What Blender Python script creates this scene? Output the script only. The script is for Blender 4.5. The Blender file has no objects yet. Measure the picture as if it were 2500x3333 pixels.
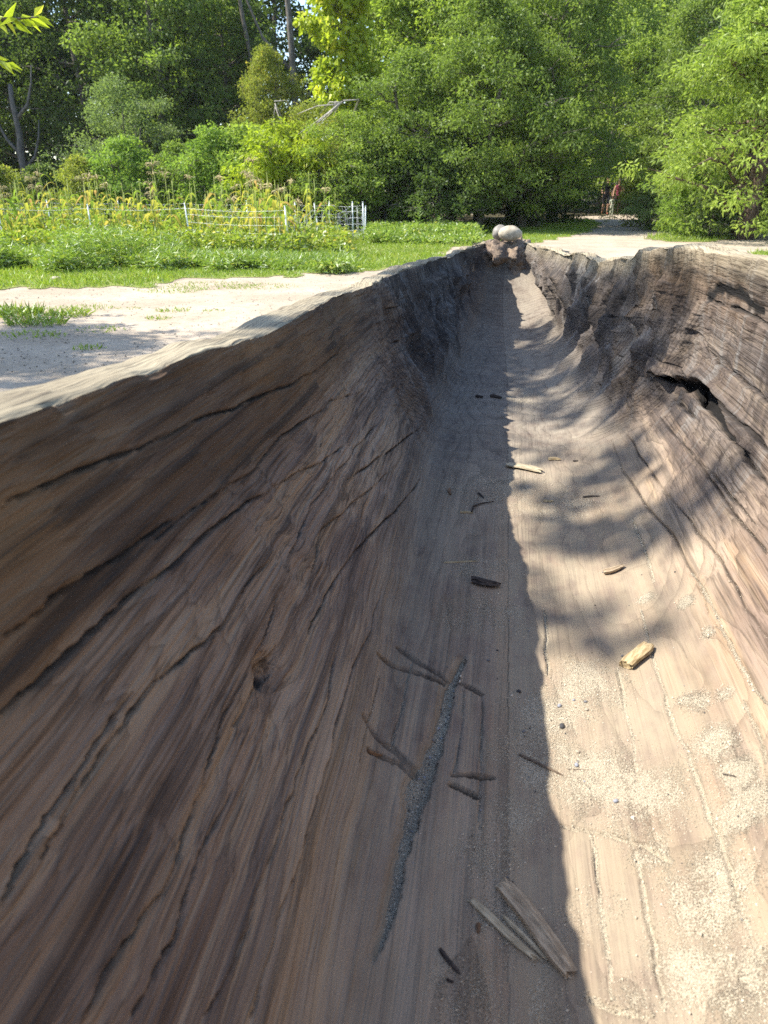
import bpy, math, random
import numpy as np
from mathutils import Vector, Matrix, Quaternion

# ------------------------------------------------------------------ camera, sky, sun, exposure
R = math.radians
SC = bpy.context.scene
COL = SC.collection
F, CX, CY = 2300.0, 1250.0, 1666.5          # focal length and centre of the photograph, in its pixels
HC, HOR, VPX = 1.30, 607.0, 1650.0          # camera height, horizon row, column where the canoe's axis vanishes
PIT = math.atan((CY - HOR) / F)
PSI = math.atan((VPX - CX) / F / (math.cos(PIT) + math.sin(PIT) * (CY - HOR) / F))
cam_d = bpy.data.cameras.new('camera')
cam_d.sensor_fit = 'VERTICAL'
cam_d.sensor_height = 36.0
cam_d.lens = F / 3333.0 * 36.0
cam_d.clip_start, cam_d.clip_end = 0.02, 600.0
cam_d.dof.use_dof = True
cam_d.dof.focus_distance = 2.1
cam_d.dof.aperture_fstop = 7.5
cam = bpy.data.objects.new('camera', cam_d)
COL.objects.link(cam)
cam.location = (0, 0, HC)
cam.rotation_euler = (math.pi / 2 - PIT, 0, PSI)
SC.camera = cam

SUN_AZ, SUN_EL = 92.0, 49.5                 # degrees left of the canoe's axis (+Y), elevation
SD = Vector((-math.sin(R(SUN_AZ)) * math.cos(R(SUN_EL)), math.cos(R(SUN_AZ)) * math.cos(R(SUN_EL)), math.sin(R(SUN_EL))))
world = bpy.data.worlds.new('World')
SC.world = world
world.use_nodes = True
wn = world.node_tree.nodes
sky = wn.new('ShaderNodeTexSky')
sky.sky_type = 'NISHITA'
sky.sun_disc = False
sky.sun_elevation = R(SUN_EL)
sky.sun_rotation = R(-SUN_AZ)
sky.air_density, sky.dust_density, sky.ozone_density = 1.0, 0.7, 1.0
wn['Background'].inputs[1].default_value = 0.15
world.node_tree.links.new(sky.outputs[0], wn['Background'].inputs[0])
sun_d = bpy.data.lights.new('sun', 'SUN')
sun_d.energy, sun_d.angle, sun_d.color = 5.0, R(0.53), (1.0, 0.93, 0.82)
sun = bpy.data.objects.new('sun', sun_d)
COL.objects.link(sun)
sun.rotation_euler = (-SD).to_track_quat('-Z', 'Y').to_euler()
SC.view_settings.view_transform = 'Standard'
SC.view_settings.look = 'None'
SC.view_settings.exposure = 1.35
SC.view_settings.gamma = 1.0
SC.view_settings.use_curve_mapping = False
SC.cycles.max_bounces = 8
SC.cycles.diffuse_bounces = 4
SC.cycles.transmission_bounces = 4
SC.cycles.use_denoising = False

# ------------------------------------------------------------------ helpers
def ray(px, py):
    x, y = (px - CX) / F, (CY - py) / F
    fw = math.cos(PIT) + math.sin(PIT) * y
    v = -math.sin(PIT) + math.cos(PIT) * y
    return np.array([x * math.cos(PSI) - fw * math.sin(PSI), fw * math.cos(PSI) + x * math.sin(PSI), v])
def on_ground(px, py, z=0.0):
    r = ray(px, py)
    return np.array([0, 0, HC]) + r * ((z - HC) / r[2])
def at_dist(px, d):                        # ground point in column px, d metres ahead (horizontal depth)
    r = ray(px, 640.0)
    r = r / (math.cos(PSI) * r[1] - math.sin(PSI) * r[0])
    return np.array([r[0] * d, r[1] * d, 0.0])
def to_px(P):
    X, Y, Z = P[..., 0], P[..., 1], P[..., 2] - HC
    fw = Y * math.cos(PSI) - X * math.sin(PSI)
    x = X * math.cos(PSI) + Y * math.sin(PSI)
    d = fw * math.cos(PIT) - Z * math.sin(PIT)
    up = fw * math.sin(PIT) + Z * math.cos(PIT)
    d = np.where(np.abs(d) < 1e-6, 1e-6, d)
    return CX + F * x / d, CY - F * up / d, d
def smooth(x, a, b):
    t = np.clip((x - a) / (b - a), 0, 1)
    return t * t * (3 - 2 * t)
def _hash(i, j, k, s):
    n = (i * 374761393 + j * 668265263 + k * 2147483647 + s * 1274126177) & 0xFFFFFFFF
    n = ((n ^ (n >> 13)) * 1274126177) & 0xFFFFFFFF
    n = ((n ^ (n >> 16)) * 2246822519) & 0xFFFFFFFF
    return ((n ^ (n >> 15)) & 0xFFFFFF) / float(0xFFFFFF)
def vnoise(x, y, z=None, seed=0):          # value noise in -1..1
    x = np.asarray(x, float); y = np.asarray(y, float)
    z = np.zeros_like(x) if z is None else np.asarray(z, float)
    xi, yi, zi = np.floor(x), np.floor(y), np.floor(z)
    fx, fy, fz = x - xi, y - yi, z - zi
    fx, fy, fz = [f * f * f * (f * (f * 6 - 15) + 10) for f in (fx, fy, fz)]
    xi, yi, zi = xi.astype(np.int64), yi.astype(np.int64), zi.astype(np.int64)
    out = 0
    for a in (0, 1):
        for b in (0, 1):
            for c in (0, 1):
                w = (fx if a else 1 - fx) * (fy if b else 1 - fy) * (fz if c else 1 - fz)
                out = out + w * _hash(xi + a, yi + b, zi + c, seed)
    return out * 2 - 1
def fbm(x, y, z=None, seed=0, oct=3):
    s, amp, tot = 0, 1.0, 0
    for o in range(oct):
        k = 2.03 ** o
        s = s + amp * vnoise(x * k, y * k, None if z is None else z * k, seed + 17 * o)
        tot += amp; amp *= 0.5
    return s / tot

def tag(o, label=None, cat=None, group=None, kind=None):
    for k, v in (('label', label), ('category', cat), ('group', group), ('kind', kind)):
        if v: o[k] = v
    return o
def empty(name, loc=(0, 0, 0), rz=0.0, s=1.0):
    o = bpy.data.objects.new(name, None)
    o.empty_display_size = 0.1
    COL.objects.link(o)
    o.location = loc; o.rotation_euler = (0, 0, rz); o.scale = (s, s, s)
    return o
def link(name, me, mat=None, parent=None):
    o = bpy.data.objects.new(name, me)
    COL.objects.link(o)
    if mat is not None and not me.materials: me.materials.append(mat)
    if parent is not None: o.parent = parent
    return o
def np_mesh(name, V, Fc, smooth_shade=True, attrs=None, loops=None):
    """V (n,3); Fc (m,k) of one face size."""
    V = np.asarray(V, np.float32); Fc = np.asarray(Fc, np.int32)
    me = bpy.data.meshes.new(name)
    k = Fc.shape[1]
    me.vertices.add(len(V)); me.vertices.foreach_set('co', V.ravel())
    me.loops.add(Fc.size); me.loops.foreach_set('vertex_index', Fc.ravel())
    me.polygons.add(len(Fc))
    me.polygons.foreach_set('loop_start', np.arange(0, Fc.size, k, dtype=np.int32))
    try: me.polygons.foreach_set('loop_total', np.full(len(Fc), k, np.int32))
    except Exception: pass
    me.update(calc_edges=True)
    me.polygons.foreach_set('use_smooth', np.full(len(Fc), smooth_shade, bool))
    for n, a in (attrs or {}).items():
        at = me.attributes.new(n, 'FLOAT', 'POINT')
        at.data.foreach_set('value', np.asarray(a, np.float32))
    me.validate()
    return me
class MB:                                   # collects geometry for one mesh
    def __init__(s): s.V = []; s.F = []; s.n = 0
    def add(s, V, Fs):
        s.V += [tuple(map(float, v)) for v in V]
        s.F += [tuple(int(i) + s.n for i in f) for f in Fs]
        s.n += len(V)
    def tube(s, pts, rad, sides=7, cap=True):
        pts = [Vector(p) for p in pts]
        V, Fs = [], []
        up = Vector((0.13, 0.31, 0.94))
        for i, p in enumerate(pts):
            d = (pts[min(i + 1, len(pts) - 1)] - pts[max(i - 1, 0)]).normalized()
            u = d.cross(up)
            if u.length < 1e-3: u = d.cross(Vector((1, 0, 0)))
            u.normalize(); v = d.cross(u)
            r = rad[i] if hasattr(rad, '__len__') else rad
            for k in range(sides):
                a = 2 * math.pi * k / sides
                V.append(p + u * (r * math.cos(a)) + v * (r * math.sin(a)))
        for i in range(len(pts) - 1):
            for k in range(sides):
                k2 = (k + 1) % sides
                Fs.append((i * sides + k, i * sides + k2, (i + 1) * sides + k2, (i + 1) * sides + k))
        if cap:
            Fs.append(tuple(range(sides))[::-1])
            Fs.append(tuple((len(pts) - 1) * sides + k for k in range(sides)))
        s.add(V, Fs)
    def mesh(s, name, sm=True):
        me = bpy.data.meshes.new(name)
        me.from_pydata(s.V, [], s.F)
        me.update()
        me.polygons.foreach_set('use_smooth', np.full(len(me.polygons), sm, bool))
        return me
class NT:                                   # terse node building
    def __init__(s, name):
        s.m = bpy.data.materials.new(name); s.m.use_nodes = True
        s.t = s.m.node_tree; s.t.nodes.clear()
        s.out = s.t.nodes.new('ShaderNodeOutputMaterial')
    def n(s, typ, ins=None, **kw):
        nd = s.t.nodes.new('ShaderNode' + typ)
        for k, v in kw.items(): setattr(nd, k, v)
        for k, v in (ins or {}).items():
            sock = nd.inputs[k]
            if isinstance(v, bpy.types.NodeSocket): s.t.links.new(v, sock)
            else: sock.default_value = v
        return nd
    def math(s, op, a, b=0.0, c=0.0, clamp=False):
        return s.n('Math', {0: a, 1: b, 2: c}, operation=op, use_clamp=clamp).outputs[0]
    def mix(s, f, a, b, mode='MIX'):
        a = a if isinstance(a, bpy.types.NodeSocket) else (*a, 1.0) if len(a) == 3 else a
        b = b if isinstance(b, bpy.types.NodeSocket) else (*b, 1.0) if len(b) == 3 else b
        return s.n('MixRGB', {0: f, 1: a, 2: b}, blend_type=mode).outputs[0]
    def noise(s, vec, scale, detail=3.0, rough=0.55, dist=0.0):
        return s.n('TexNoise', {'Vector': vec, 'Scale': scale, 'Detail': detail, 'Roughness': rough, 'Distortion': dist}).outputs[0]
    def ramp(s, f, a, b):
        return s.n('MapRange', {0: f, 1: a, 2: b, 3: 0.0, 4: 1.0}, interpolation_type='SMOOTHSTEP').outputs[0]
    def mul(s, vec, v):
        return s.n('VectorMath', {0: vec, 1: v}, operation='MULTIPLY').outputs[0]
    def attr(s, name):
        return s.n('Attribute', attribute_name=name).outputs['Fac']
    def pos(s): return s.n('NewGeometry').outputs['Position']
    def obj(s): return s.n('TexCoord').outputs['Object']
    def done(s, surf):
        s.t.links.new(surf, s.out.inputs[0]); return s.m
    def bsdf(s, col, rough=0.8, normal=None, spec=0.3):
        i = {'Base Color': col if isinstance(col, bpy.types.NodeSocket) else (*col, 1.0), 'Roughness': rough, 'Specular IOR Level': spec}
        if normal is not None: i['Normal'] = normal
        return s.done(s.n('BsdfPrincipled', i).outputs[0])
    def bump(s, h, strength=0.5, dist=0.01, normal=None):
        i = {'Height': h, 'Strength': strength, 'Distance': dist}
        if normal is not None: i['Normal'] = normal
        return s.n('Bump', i).outputs[0]
# ------------------------------------------------------------------ the dugout canoe
def rim_table(rows):                        # (px, py, y): a point of the rim seen at px,py whose distance along the canoe is y
    o = []
    for px, py, y in rows:
        r = ray(px, py); k = y / r[1]
        o.append((y, r[0] * k, HC + r[2] * k))
    return np.array(o)
LI = rim_table([(0, 1374, .49), (127, 1323, .565), (330, 1262, .665), (506, 1213, .765), (600, 1170, .855), (675, 1137, .945), (760, 1118, 1.0), (827, 1112, 1.05),
                (880, 1085, 1.15), (928, 1053, 1.26), (1013, 1011, 1.47), (1080, 969, 1.74), (1181, 939, 2.03), (1235, 925, 2.25), (1249, 905, 2.42),
                (1320, 880, 2.8), (1400, 853, 3.4), (1452, 838, 3.8), (1500, 822, 4.25), (1530, 808, 4.6), (1560, 800, 4.95)])
LO = rim_table([(0, 1235, .61), (295, 1163, .78), (590, 1091, 1.0), (844, 1023, 1.3), (1013, 960, 1.66), (1131, 897, 2.2), (1250, 884, 2.6), (1350, 866, 3.1)])
RI = rim_table([(2500, 850, 1.68), (2434, 840, 1.85), (2319, 825, 2.1), (2204, 812, 2.35), (2150, 805, 2.49), (2143, 822, 2.54), (2079, 816, 2.72), (2054, 848, 2.8),
                (2002, 843, 3.0), (1957, 857, 3.2), (1946, 868, 3.3), (1932, 850, 3.4), (1898, 830, 3.6), (1835, 830, 4.0), (1807, 819, 4.2), (1766, 809, 4.55), (1732, 802, 4.85)])
LI = np.vstack([[(-.9, -.25, 1.12), (-.6, -.34, 1.125), (0, -.39, 1.13)], LI, [(5.2, -.13, .945), (5.45, -.08, .95), (5.7, -.02, .95)]])
RI = np.vstack([[(-.9, .35, 1.15), (-.6, .45, 1.16), (0, .52, 1.17), (.9, .55, 1.17)], RI, [(5.1, .17, .95), (5.4, .11, .95), (5.7, .03, .95)]])
LOt = np.interp(LO[:, 0], LI[:, 0], LI[:, 1]) - LO[:, 1]
def ygrid():
    y, o = -0.9, []
    while y < 5.7:
        o.append(y)
        d = math.hypot(y, .62)
        y += (0.0024 if .58 < y < 1.25 else 0.0040) * d if y > .22 else (0.04 if y < 0 else 0.014)
    return np.array(o + [5.7])
YS = ygrid()
NI, NR, NO = 740, 20, 22
T_SEC = NI + 2 * NR + 2 * NO
xl, zl = np.interp(YS, LI[:, 0], LI[:, 1]), np.interp(YS, LI[:, 0], LI[:, 2])
xr, zr = np.interp(YS, RI[:, 0], RI[:, 1]), np.interp(YS, RI[:, 0], RI[:, 2])
def soften(a, w, y_to):                     # running mean over w metres, fading out at y_to
    o = np.array([a[(YS > y - w) & (YS < y + w)].mean() for y in YS])
    k = 1 - smooth(YS, y_to - .3, y_to)
    return a + (o - a) * k
xl = soften(xl, .16, 1.7); zl = soften(zl, .10, 1.7)
wl = np.interp(YS, [-.9, .6, 1.0, 1.3, 2.0, 2.6, 4.0, 5.0, 5.7], [.09, .092, .09, .082, .08, .07, .055, .05, .02])
wr = np.interp(YS, [-.9, 1.0, 2.4, 3.0, 5.0, 5.7], [.10, .10, .09, .06, .05, .02])
zfl = np.interp(YS, [-.9, 0, 1, 3, 4.6], [.5, .49, .5, .525, .54])
xc = np.interp(YS, [-.9, 0, 1.2, 3, 5], [.06, .06, .06, .06, .02])
u = np.clip((YS - 4.3) / .88, 0, 1)
zfl = zfl + (np.minimum(zl, zr) - .10 - zfl) * (1 - np.sqrt(np.clip(1 - u * u, 0, 1)))
u = np.clip((-.28 - YS) / .35, 0, 1)
zfl = zfl + (1.02 - zfl) * (1 - np.sqrt(np.clip(1 - u * u, 0, 1)))
zbt = np.interp(YS, [-.9, -.6, 0, 4.6, 5.2, 5.7], [.85, .5, .40, .43, .55, .85])
th = np.linspace(0, math.pi / 2, 160)
nL = np.interp(YS, [0, 1.2, 2.2, 3.2, 4.6], [2.4, 2.5, 3.2, 4.2, 4.8])
nR = np.interp(YS, [0, 1.2, 2.0, 3.0, 4.6], [2.25, 2.6, 3.1, 3.2, 3.8])
xb = np.interp(YS, [-.9, 0, .5, 1.0, 2.0, 2.7, 3.3, 4.0, 4.6, 5.2], [-.1, -.12, -.13, -.155, -.195, -.18, -.16, -.145, -.13, -.08])
bulge = .11 * smooth(YS, 3.2, 4.7) * (1 - smooth(YS, 5.0, 5.25))
SEC = np.zeros((len(YS), T_SEC, 2))
LAB = np.zeros((len(YS), T_SEC))            # 0 outer, 1 rim, 2 interior
for i in range(len(YS)):
    def half(x0, x1, z0, z1, n):            # from rim (x0,z0) to bottom centre (x1,z1)
        c, s_ = np.cos(th) ** (2 / n), np.sin(th) ** (2 / n)
        return np.stack([x1 + (x0 - x1) * c, z0 + (z1 - z0) * s_], 1)
    dz_ = max(.02, zl[i] - zfl[i])          # a slanting wall that meets the flat floor in a rounded corner
    A_, B_, C_ = np.array([xl[i], zl[i]]), np.array([xb[i], zfl[i] + .02 * dz_]), np.array([xc[i], zfl[i]])
    q_ = np.linspace(0, 1, 100)[:, None]
    li = np.vstack([A_ + (B_ - A_) * q_, (B_ + (C_ - B_) * np.linspace(0, 1, 60)[:, None])[1:]])
    li[:100, 0] -= (.028 + bulge[i] * .3) * np.sin(math.pi * q_[:, 0]) ** 1.5
    pad = np.vstack([2 * li[:1] - li[15:0:-1], li, 2 * li[-1:] - li[-2:-17:-1]])
    ker = np.hanning(33)[1:-1]; ker /= ker.sum()
    li = np.stack([np.convolve(pad[:, 0], ker, 'valid'), np.convolve(pad[:, 1], ker, 'valid')], 1)
    ri = half(xr[i], xc[i], zr[i], zfl[i], nR[i])
    ri[:, 0] += bulge[i] * np.sin(2 * th) ** 2
    ri = ri[::-1]
    inn = np.vstack([li, ri[1:]])
    L = np.r_[0, np.cumsum(np.hypot(*np.diff(inn, axis=0).T))]
    s = np.linspace(0, L[-1], NI)
    inn = np.stack([np.interp(s, L, inn[:, 0]), np.interp(s, L, inn[:, 1])], 1)
    def rim(xi, zi, w, cr, sgn):            # from the inner edge outwards
        q = np.linspace(0, 1, NR + 2)[1:-1]
        return np.stack([xi + sgn * w * (0.5 - 0.5 * np.cos(math.pi * q)), zi + cr * (1 - np.abs(2 * q - 1) ** 3.2) - .008 * q], 1)
    rl = rim(xl[i], zl[i], wl[i], .006, -1)
    rr = rim(xr[i], zr[i], wr[i], .010, 1)
    ol = half(xl[i] - wl[i], xc[i], zl[i] - .012, zbt[i], 3.0)
    orr = half(xr[i] + wr[i] + bulge[i] * .5, xc[i], zr[i] - .012, zbt[i], nR[i] + 1.2)
    def res(P, n, ends):
        L = np.r_[0, np.cumsum(np.hypot(*np.diff(P, axis=0).T))]
        s = np.linspace(0, L[-1], n + ends)[:n]
        return np.stack([np.interp(s, L, P[:, 0]), np.interp(s, L, P[:, 1])], 1)
    SEC[i] = np.vstack([res(ol, NO, 1)[::-1], rl[::-1], inn, rr, res(orr, NO, 0)])
LAB[:, NO:NO + NR] = 1; LAB[:, NO + NR:NO + NR + NI] = 2; LAB[:, NO + NR + NI:NO + 2 * NR + NI] = 1
HP = np.stack([SEC[..., 0], np.broadcast_to(YS[:, None], SEC.shape[:2]), SEC[..., 1]], 2)
def grid_normals(P):
    du = np.gradient(P, axis=0)
    dv = (np.roll(P, -1, 1) - np.roll(P, 1, 1))
    n = np.cross(dv, du)
    return -n / (np.linalg.norm(n, axis=2, keepdims=True) + 1e-9)
HN = grid_normals(HP)
iy = np.searchsorted(YS, 2.0)
if HN[iy, NO + NR + NI // 2, 2] < 0: HN = -HN   # inside, normals look into the hollow
X, Y, Z = HP[..., 0], HP[..., 1], HP[..., 2]
inner = (LAB == 2)
arc = np.cumsum(np.r_[np.zeros((1, T_SEC)), np.zeros((len(YS) - 1, T_SEC))], 0)
seg = np.linalg.norm(np.diff(HP, axis=1), axis=2)
arc = np.concatenate([np.zeros((len(YS), 1)), np.cumsum(seg, 1)], 1)
arc = arc - arc[:, NO + NR][:, None]        # 0 at the left rim's inner edge, growing down the wall and over to the right
LT = arc[:, NO + NR + NI - 1][:, None]
hgt = np.clip((Z - zfl[:, None]) / (np.minimum(zl, zr) - zfl + .02)[:, None], 0, 1)
wall = smooth(hgt, .12, .45)
left = (X < xc[:, None])
D = np.zeros_like(X)
D += .009 * fbm(X / .22, Y / .30, Z / .22, 3, 2)
# scallops left by the adze: long dents running down the wall, strongest in the far half
far = smooth(Y, 1.75, 2.6)
q = np.where(left, arc, LT - arc)
wob = .05 * vnoise(Y / .3, q / .2, None, 5)
fl = 1 - np.abs(vnoise((Y + wob) / .075, q / .30, None, 11)) ** .8
fl2 = 1 - np.abs(vnoise((Y + wob * .6) / .036, q / .14, None, 13)) ** .8
D += wall * far * (.058 * (fl - .6) + .034 * (fl2 - .6))
D += far * smooth(hgt, .05, .3) * .010 * fbm(X / .05, Y / .07, Z / .06, 17, 2)
D += (1 - wall) * (.006 * smooth(Y, 1.2, 2.4) * fbm(Y / .10, X / .25, None, 15, 2) + .003 * fbm(Y / .16, X / .10, None, 16, 2))
near = 1 - smooth(Y, 2.0, 3.0)
tm = vnoise((Y - .45 * q) / .055, q / .22, None, 21)
D += wall * near * np.where(left, .0035, .003) * tm
D += near * np.where(left, .0032, .002) * (1 - np.abs(vnoise(Y / .8 + 3, arc / .022, None, 23))) * smooth(hgt, .02, .3)
D += .0016 * fbm(Y / .25, arc / .008, None, 25, 2) * wall
# carved ribs: rows of scallops ending in ridges that run down the right wall into the bilge, and narrow flutes on the far left wall
rb = np.random.default_rng(41)
band = smooth(hgt, .02, .12) * (1 - smooth(hgt, .75, 1.0))
for yc in (2.28, 2.52, 2.74, 2.95, 3.18, 3.42, 3.63, 3.9, 4.15, 4.4):
    yy = Y + .22 * hgt - .05 * vnoise(hgt * 4, hgt * 0 + yc * 9, None, 43) - yc
    sh = np.where(yy < 0, np.exp(-(yy / .022) ** 2), np.exp(-(yy / .075) ** 2))       # steep towards the camera, hollow behind
    D += (~left) * band * rb.uniform(.018, .036) * sh
yc = 1.95
while yc < 4.75:
    yy = Y - yc - .03 * vnoise(hgt * 3, hgt * 0 + yc * 7, None, 44)
    top = rb.uniform(.5, 1.0); bot = rb.uniform(.0, .45)
    D += left * smooth(hgt, bot, bot + .12) * (1 - .7 * smooth(hgt, top, top + .15)) * rb.uniform(.012, .030) * np.where(yy < 0, np.exp(-(yy / .012) ** 2), np.exp(-(yy / .04) ** 2)) * smooth(Y, 1.8, 2.3)
    yc += rb.uniform(.055, .15)
# broad swellings of the right wall
D += np.where(left, 0, 1) * wall * (.030 * np.exp(-((Y - 2.62) / .10) ** 2) + .022 * np.exp(-((Y - 2.32) / .12) ** 2) - .018 * np.exp(-((Y - 2.47) / .06) ** 2))
D *= np.where(LAB == 2, 1, np.where(LAB == 1, .2, .6))
D *= np.where(Y > 4.6, .8, 1)
HP = HP + HN * D[..., None]
rimz = (LAB == 1) * (.006 * fbm(Y / .10, X / .12, None, 31, 3) + .004 * np.sign(vnoise(Y / .13, X * 0, None, 33)) * smooth(Y, 1.4, 2.2))
HP[..., 2] += rimz
edge = (LAB == 1) * np.exp(-((np.where(left, -arc, arc - LT)) / .014) ** 2) + (LAB == 2) * np.exp(-(q / .012) ** 2)   # chipped inner edge of the rim
chip = .6 * fbm(Y / .045, arc / .05, None, 35, 3) + .7 * smooth(vnoise(Y / .11, arc * 0, None, 36), .3, .7)
HP[..., 2] -= edge * .005 * chip
HP[..., 0] -= np.where(left, 1, -1) * edge * .005 * chip
HN = grid_normals(HP)
if HN[iy, NO + NR + NI // 2, 2] < 0: HN = -HN
# ---- marks whose place is read off the photograph (pixel -> nearest point of the surface)
PXx, PXy, PXd = to_px(HP)
vis = (LAB == 2) & (PXd > .05)
vi = np.flatnonzero(vis.ravel())
vpx, vpy, vpd = PXx.ravel()[vi], PXy.ravel()[vi], PXd.ravel()[vi]
BIN = {}
bx, by = (vpx // 24).astype(int), (vpy // 24).astype(int)
ok = (vpx > -400) & (vpx < 2900) & (vpy > 700) & (vpy < 3700)
order = np.lexsort((bx[ok], by[ok]))
idx_ok = np.flatnonzero(ok)[order]
keys = by[idx_ok] * 1000 + bx[idx_ok]
ku, ks = np.unique(keys, return_index=True)
ke = np.r_[ks[1:], len(keys)]
BIN = {int(k): (a, b) for k, a, b in zip(ku, ks, ke)}
def pick(px, py):                           # flat vertex index of the visible hull vertex nearest that pixel
    c = []
    for a in (-1, 0, 1):
        for b in (-1, 0, 1):
            r = BIN.get((int(py // 24) + a) * 1000 + int(px // 24) + b)
            if r: c.append(idx_ok[r[0]:r[1]])
    if not c:
        k = np.argmin((vpx - px) ** 2 + (vpy - py) ** 2)
        return vi[k]
    c = np.concatenate(c)
    d2 = (vpx[c] - px) ** 2 + (vpy[c] - py) ** 2
    g = c[d2 < max(d2.min() * 4, 400)]
    g = g[vpd[g] < vpd[g].min() + .12]
    return vi[g[np.argmin((vpx[g] - px) ** 2 + (vpy[g] - py) ** 2)]]
HPf, HNf = HP.reshape(-1, 3), HN.reshape(-1, 3)
DEP = np.zeros(len(HPf)); A_SAND = np.zeros(len(HPf)); A_CHAR = np.zeros(len(HPf)); A_CRACK = np.zeros(len(HPf)); A_PALE = np.zeros(len(HPf)); A_SLOT = np.zeros(len(HPf))
Yf = HPf[:, 1]
def refine(pts, step=40):
    o = []
    for (a, b), (c, d) in zip(pts[:-1], pts[1:]):
        n = max(1, int(math.hypot(c - a, d - b) / step))
        o += [(a + (c - a) * k / n, b + (d - b) * k / n) for k in range(n)]
    return o + [pts[-1]]
def stroke(pts, jit=0.0, seed=0):
    rn = random.Random(seed)
    return np.array([HPf[pick(x + rn.uniform(-jit, jit), y + rn.uniform(-jit, jit))] for x, y in refine(pts)])
def dist_to(S, rad):
    m = np.flatnonzero((Yf > S[:, 1].min() - rad) & (Yf < S[:, 1].max() + rad) & (HPf[:, 0] > S[:, 0].min() - rad) & (HPf[:, 0] < S[:, 0].max() + rad)
                       & (HPf[:, 2] > S[:, 2].min() - rad) & (HPf[:, 2] < S[:, 2].max() + rad) & (LAB.ravel() == 2))
    P = HPf[m]; best = np.full(len(m), 9.0); par = np.zeros(len(m)); side = np.zeros(len(m))
    N = HNf[m]
    for k in range(len(S) - 1):
        a, b = S[k], S[k + 1]
        ab = b - a; L2 = ab @ ab + 1e-12
        t = np.clip(((P - a) @ ab) / L2, 0, 1)
        v = P - (a + t[:, None] * ab)
        d = np.linalg.norm(v, axis=1)
        s = d < best
        best = np.where(s, d, best); par = np.where(s, (k + t) / (len(S) - 1), par)
        side = np.where(s, np.einsum('ij,ij->i', np.cross(N, ab / math.sqrt(L2)), v), side)
    return m, best, par, side
def crack(pts, w=.004, depth=.007, sand=0.0, jit=6, seed=1, lip=0.0, dark=1.0, char=0.0):
    S = stroke(pts, jit, seed)
    m, d, p, side = dist_to(S, max(.06, w * 3))
    tap = np.clip(np.minimum(p, 1 - p) * 8, 0, 1) ** .6
    ww = w * (.55 + .45 * tap) * (1 + .35 * vnoise(p * 25, p * 0, None, seed))
    brk = .5 + .5 * smooth(vnoise(p * len(S) * .35, p * 0, None, seed + 7), -.5, .2)
    ww = ww * (.6 + .4 * brk)
    g = np.exp(-(d / ww) ** 4) * np.minimum(1, tap * 2) * brk
    DEP[m] -= depth * g
    if lip:                                 # one side stands proud of the other
        DEP[m] += lip * tap * np.where(side > 0, 1, 0) * np.exp(-d / .035)
    A_CRACK[m] = np.maximum(A_CRACK[m], g * dark)
    A_SAND[m] = np.maximum(A_SAND[m], sand * np.exp(-(d / (ww * 1.5)) ** 2))
    if char: A_CHAR[m] = np.maximum(A_CHAR[m], char * np.exp(-(d / (ww * 1.3)) ** 4))
# long checks in the left wall
LC = [[(0, 1652), (211, 1543), (422, 1467), (675, 1357), (802, 1306), (954, 1247), (1122, 1137)],
      [(481, 1770), (633, 1652), (810, 1543), (911, 1424), (1080, 1306), (1180, 1270)],
      [(506, 1888), (726, 1694), (844, 1610), (1013, 1517), (1130, 1440)],
      [(928, 1846), (970, 1745), (1013, 1644), (1122, 1500), (1224, 1382)],
      [(1013, 1863), (1046, 1728), (1139, 1644), (1266, 1543)],
      [(0, 2330), (226, 2118), (467, 1900), (620, 1790)],
      [(128, 2804), (226, 2623), (316, 2465), (497, 2224), (723, 2043), (799, 1915), (900, 1800)],
      [(271, 3309), (392, 3075), (527, 2902), (648, 2570), (723, 2337), (851, 2088), (919, 1907)],
      [(663, 3317), (753, 3143), (799, 3030), (851, 2857), (934, 2623), (987, 2465), (1055, 2322), (1093, 2126)],
      [(821, 3317), (904, 2993), (987, 2767), (1078, 2427), (1130, 2224), (1206, 2050), (1243, 1900)],
      [(0, 2950), (120, 2700), (260, 2480), (430, 2250)], [(760, 2370), (829, 2239), (900, 2100)],
      [(0, 2080), (200, 1930), (420, 1780), (560, 1690)], [(1000, 2060), (1060, 1930), (1150, 1800), (1290, 1660), (1370, 1560)],
      [(420, 3320), (560, 3060), (640, 2800), (760, 2560)], [(1130, 1560), (1230, 1490), (1330, 1420), (1370, 1390)],
      [(1240, 1130), (1290, 1110), (1350, 1085)], [(1250, 1010), (1300, 995), (1345, 970)]]
for k, c in enumerate(LC):
    nearp = c[0][0] < 900
    crack(c, .0023, .009, jit=5, seed=40 + k, lip=.003, dark=1.0)
# the knot in the left wall
for (kx, ky, r, dp) in [(865, 2180, .020, .022), (900, 2250, .045, .012)]:
    c = HPf[pick(kx, ky)]; d = np.linalg.norm(HPf - c, axis=1)
    g = np.exp(-(d / r) ** 2) * (LAB.ravel() == 2); DEP -= dp * g
    A_CHAR[:] = np.maximum(A_CHAR, .5 * np.exp(-(d / (r * .7)) ** 2) * (r < .03))
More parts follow.
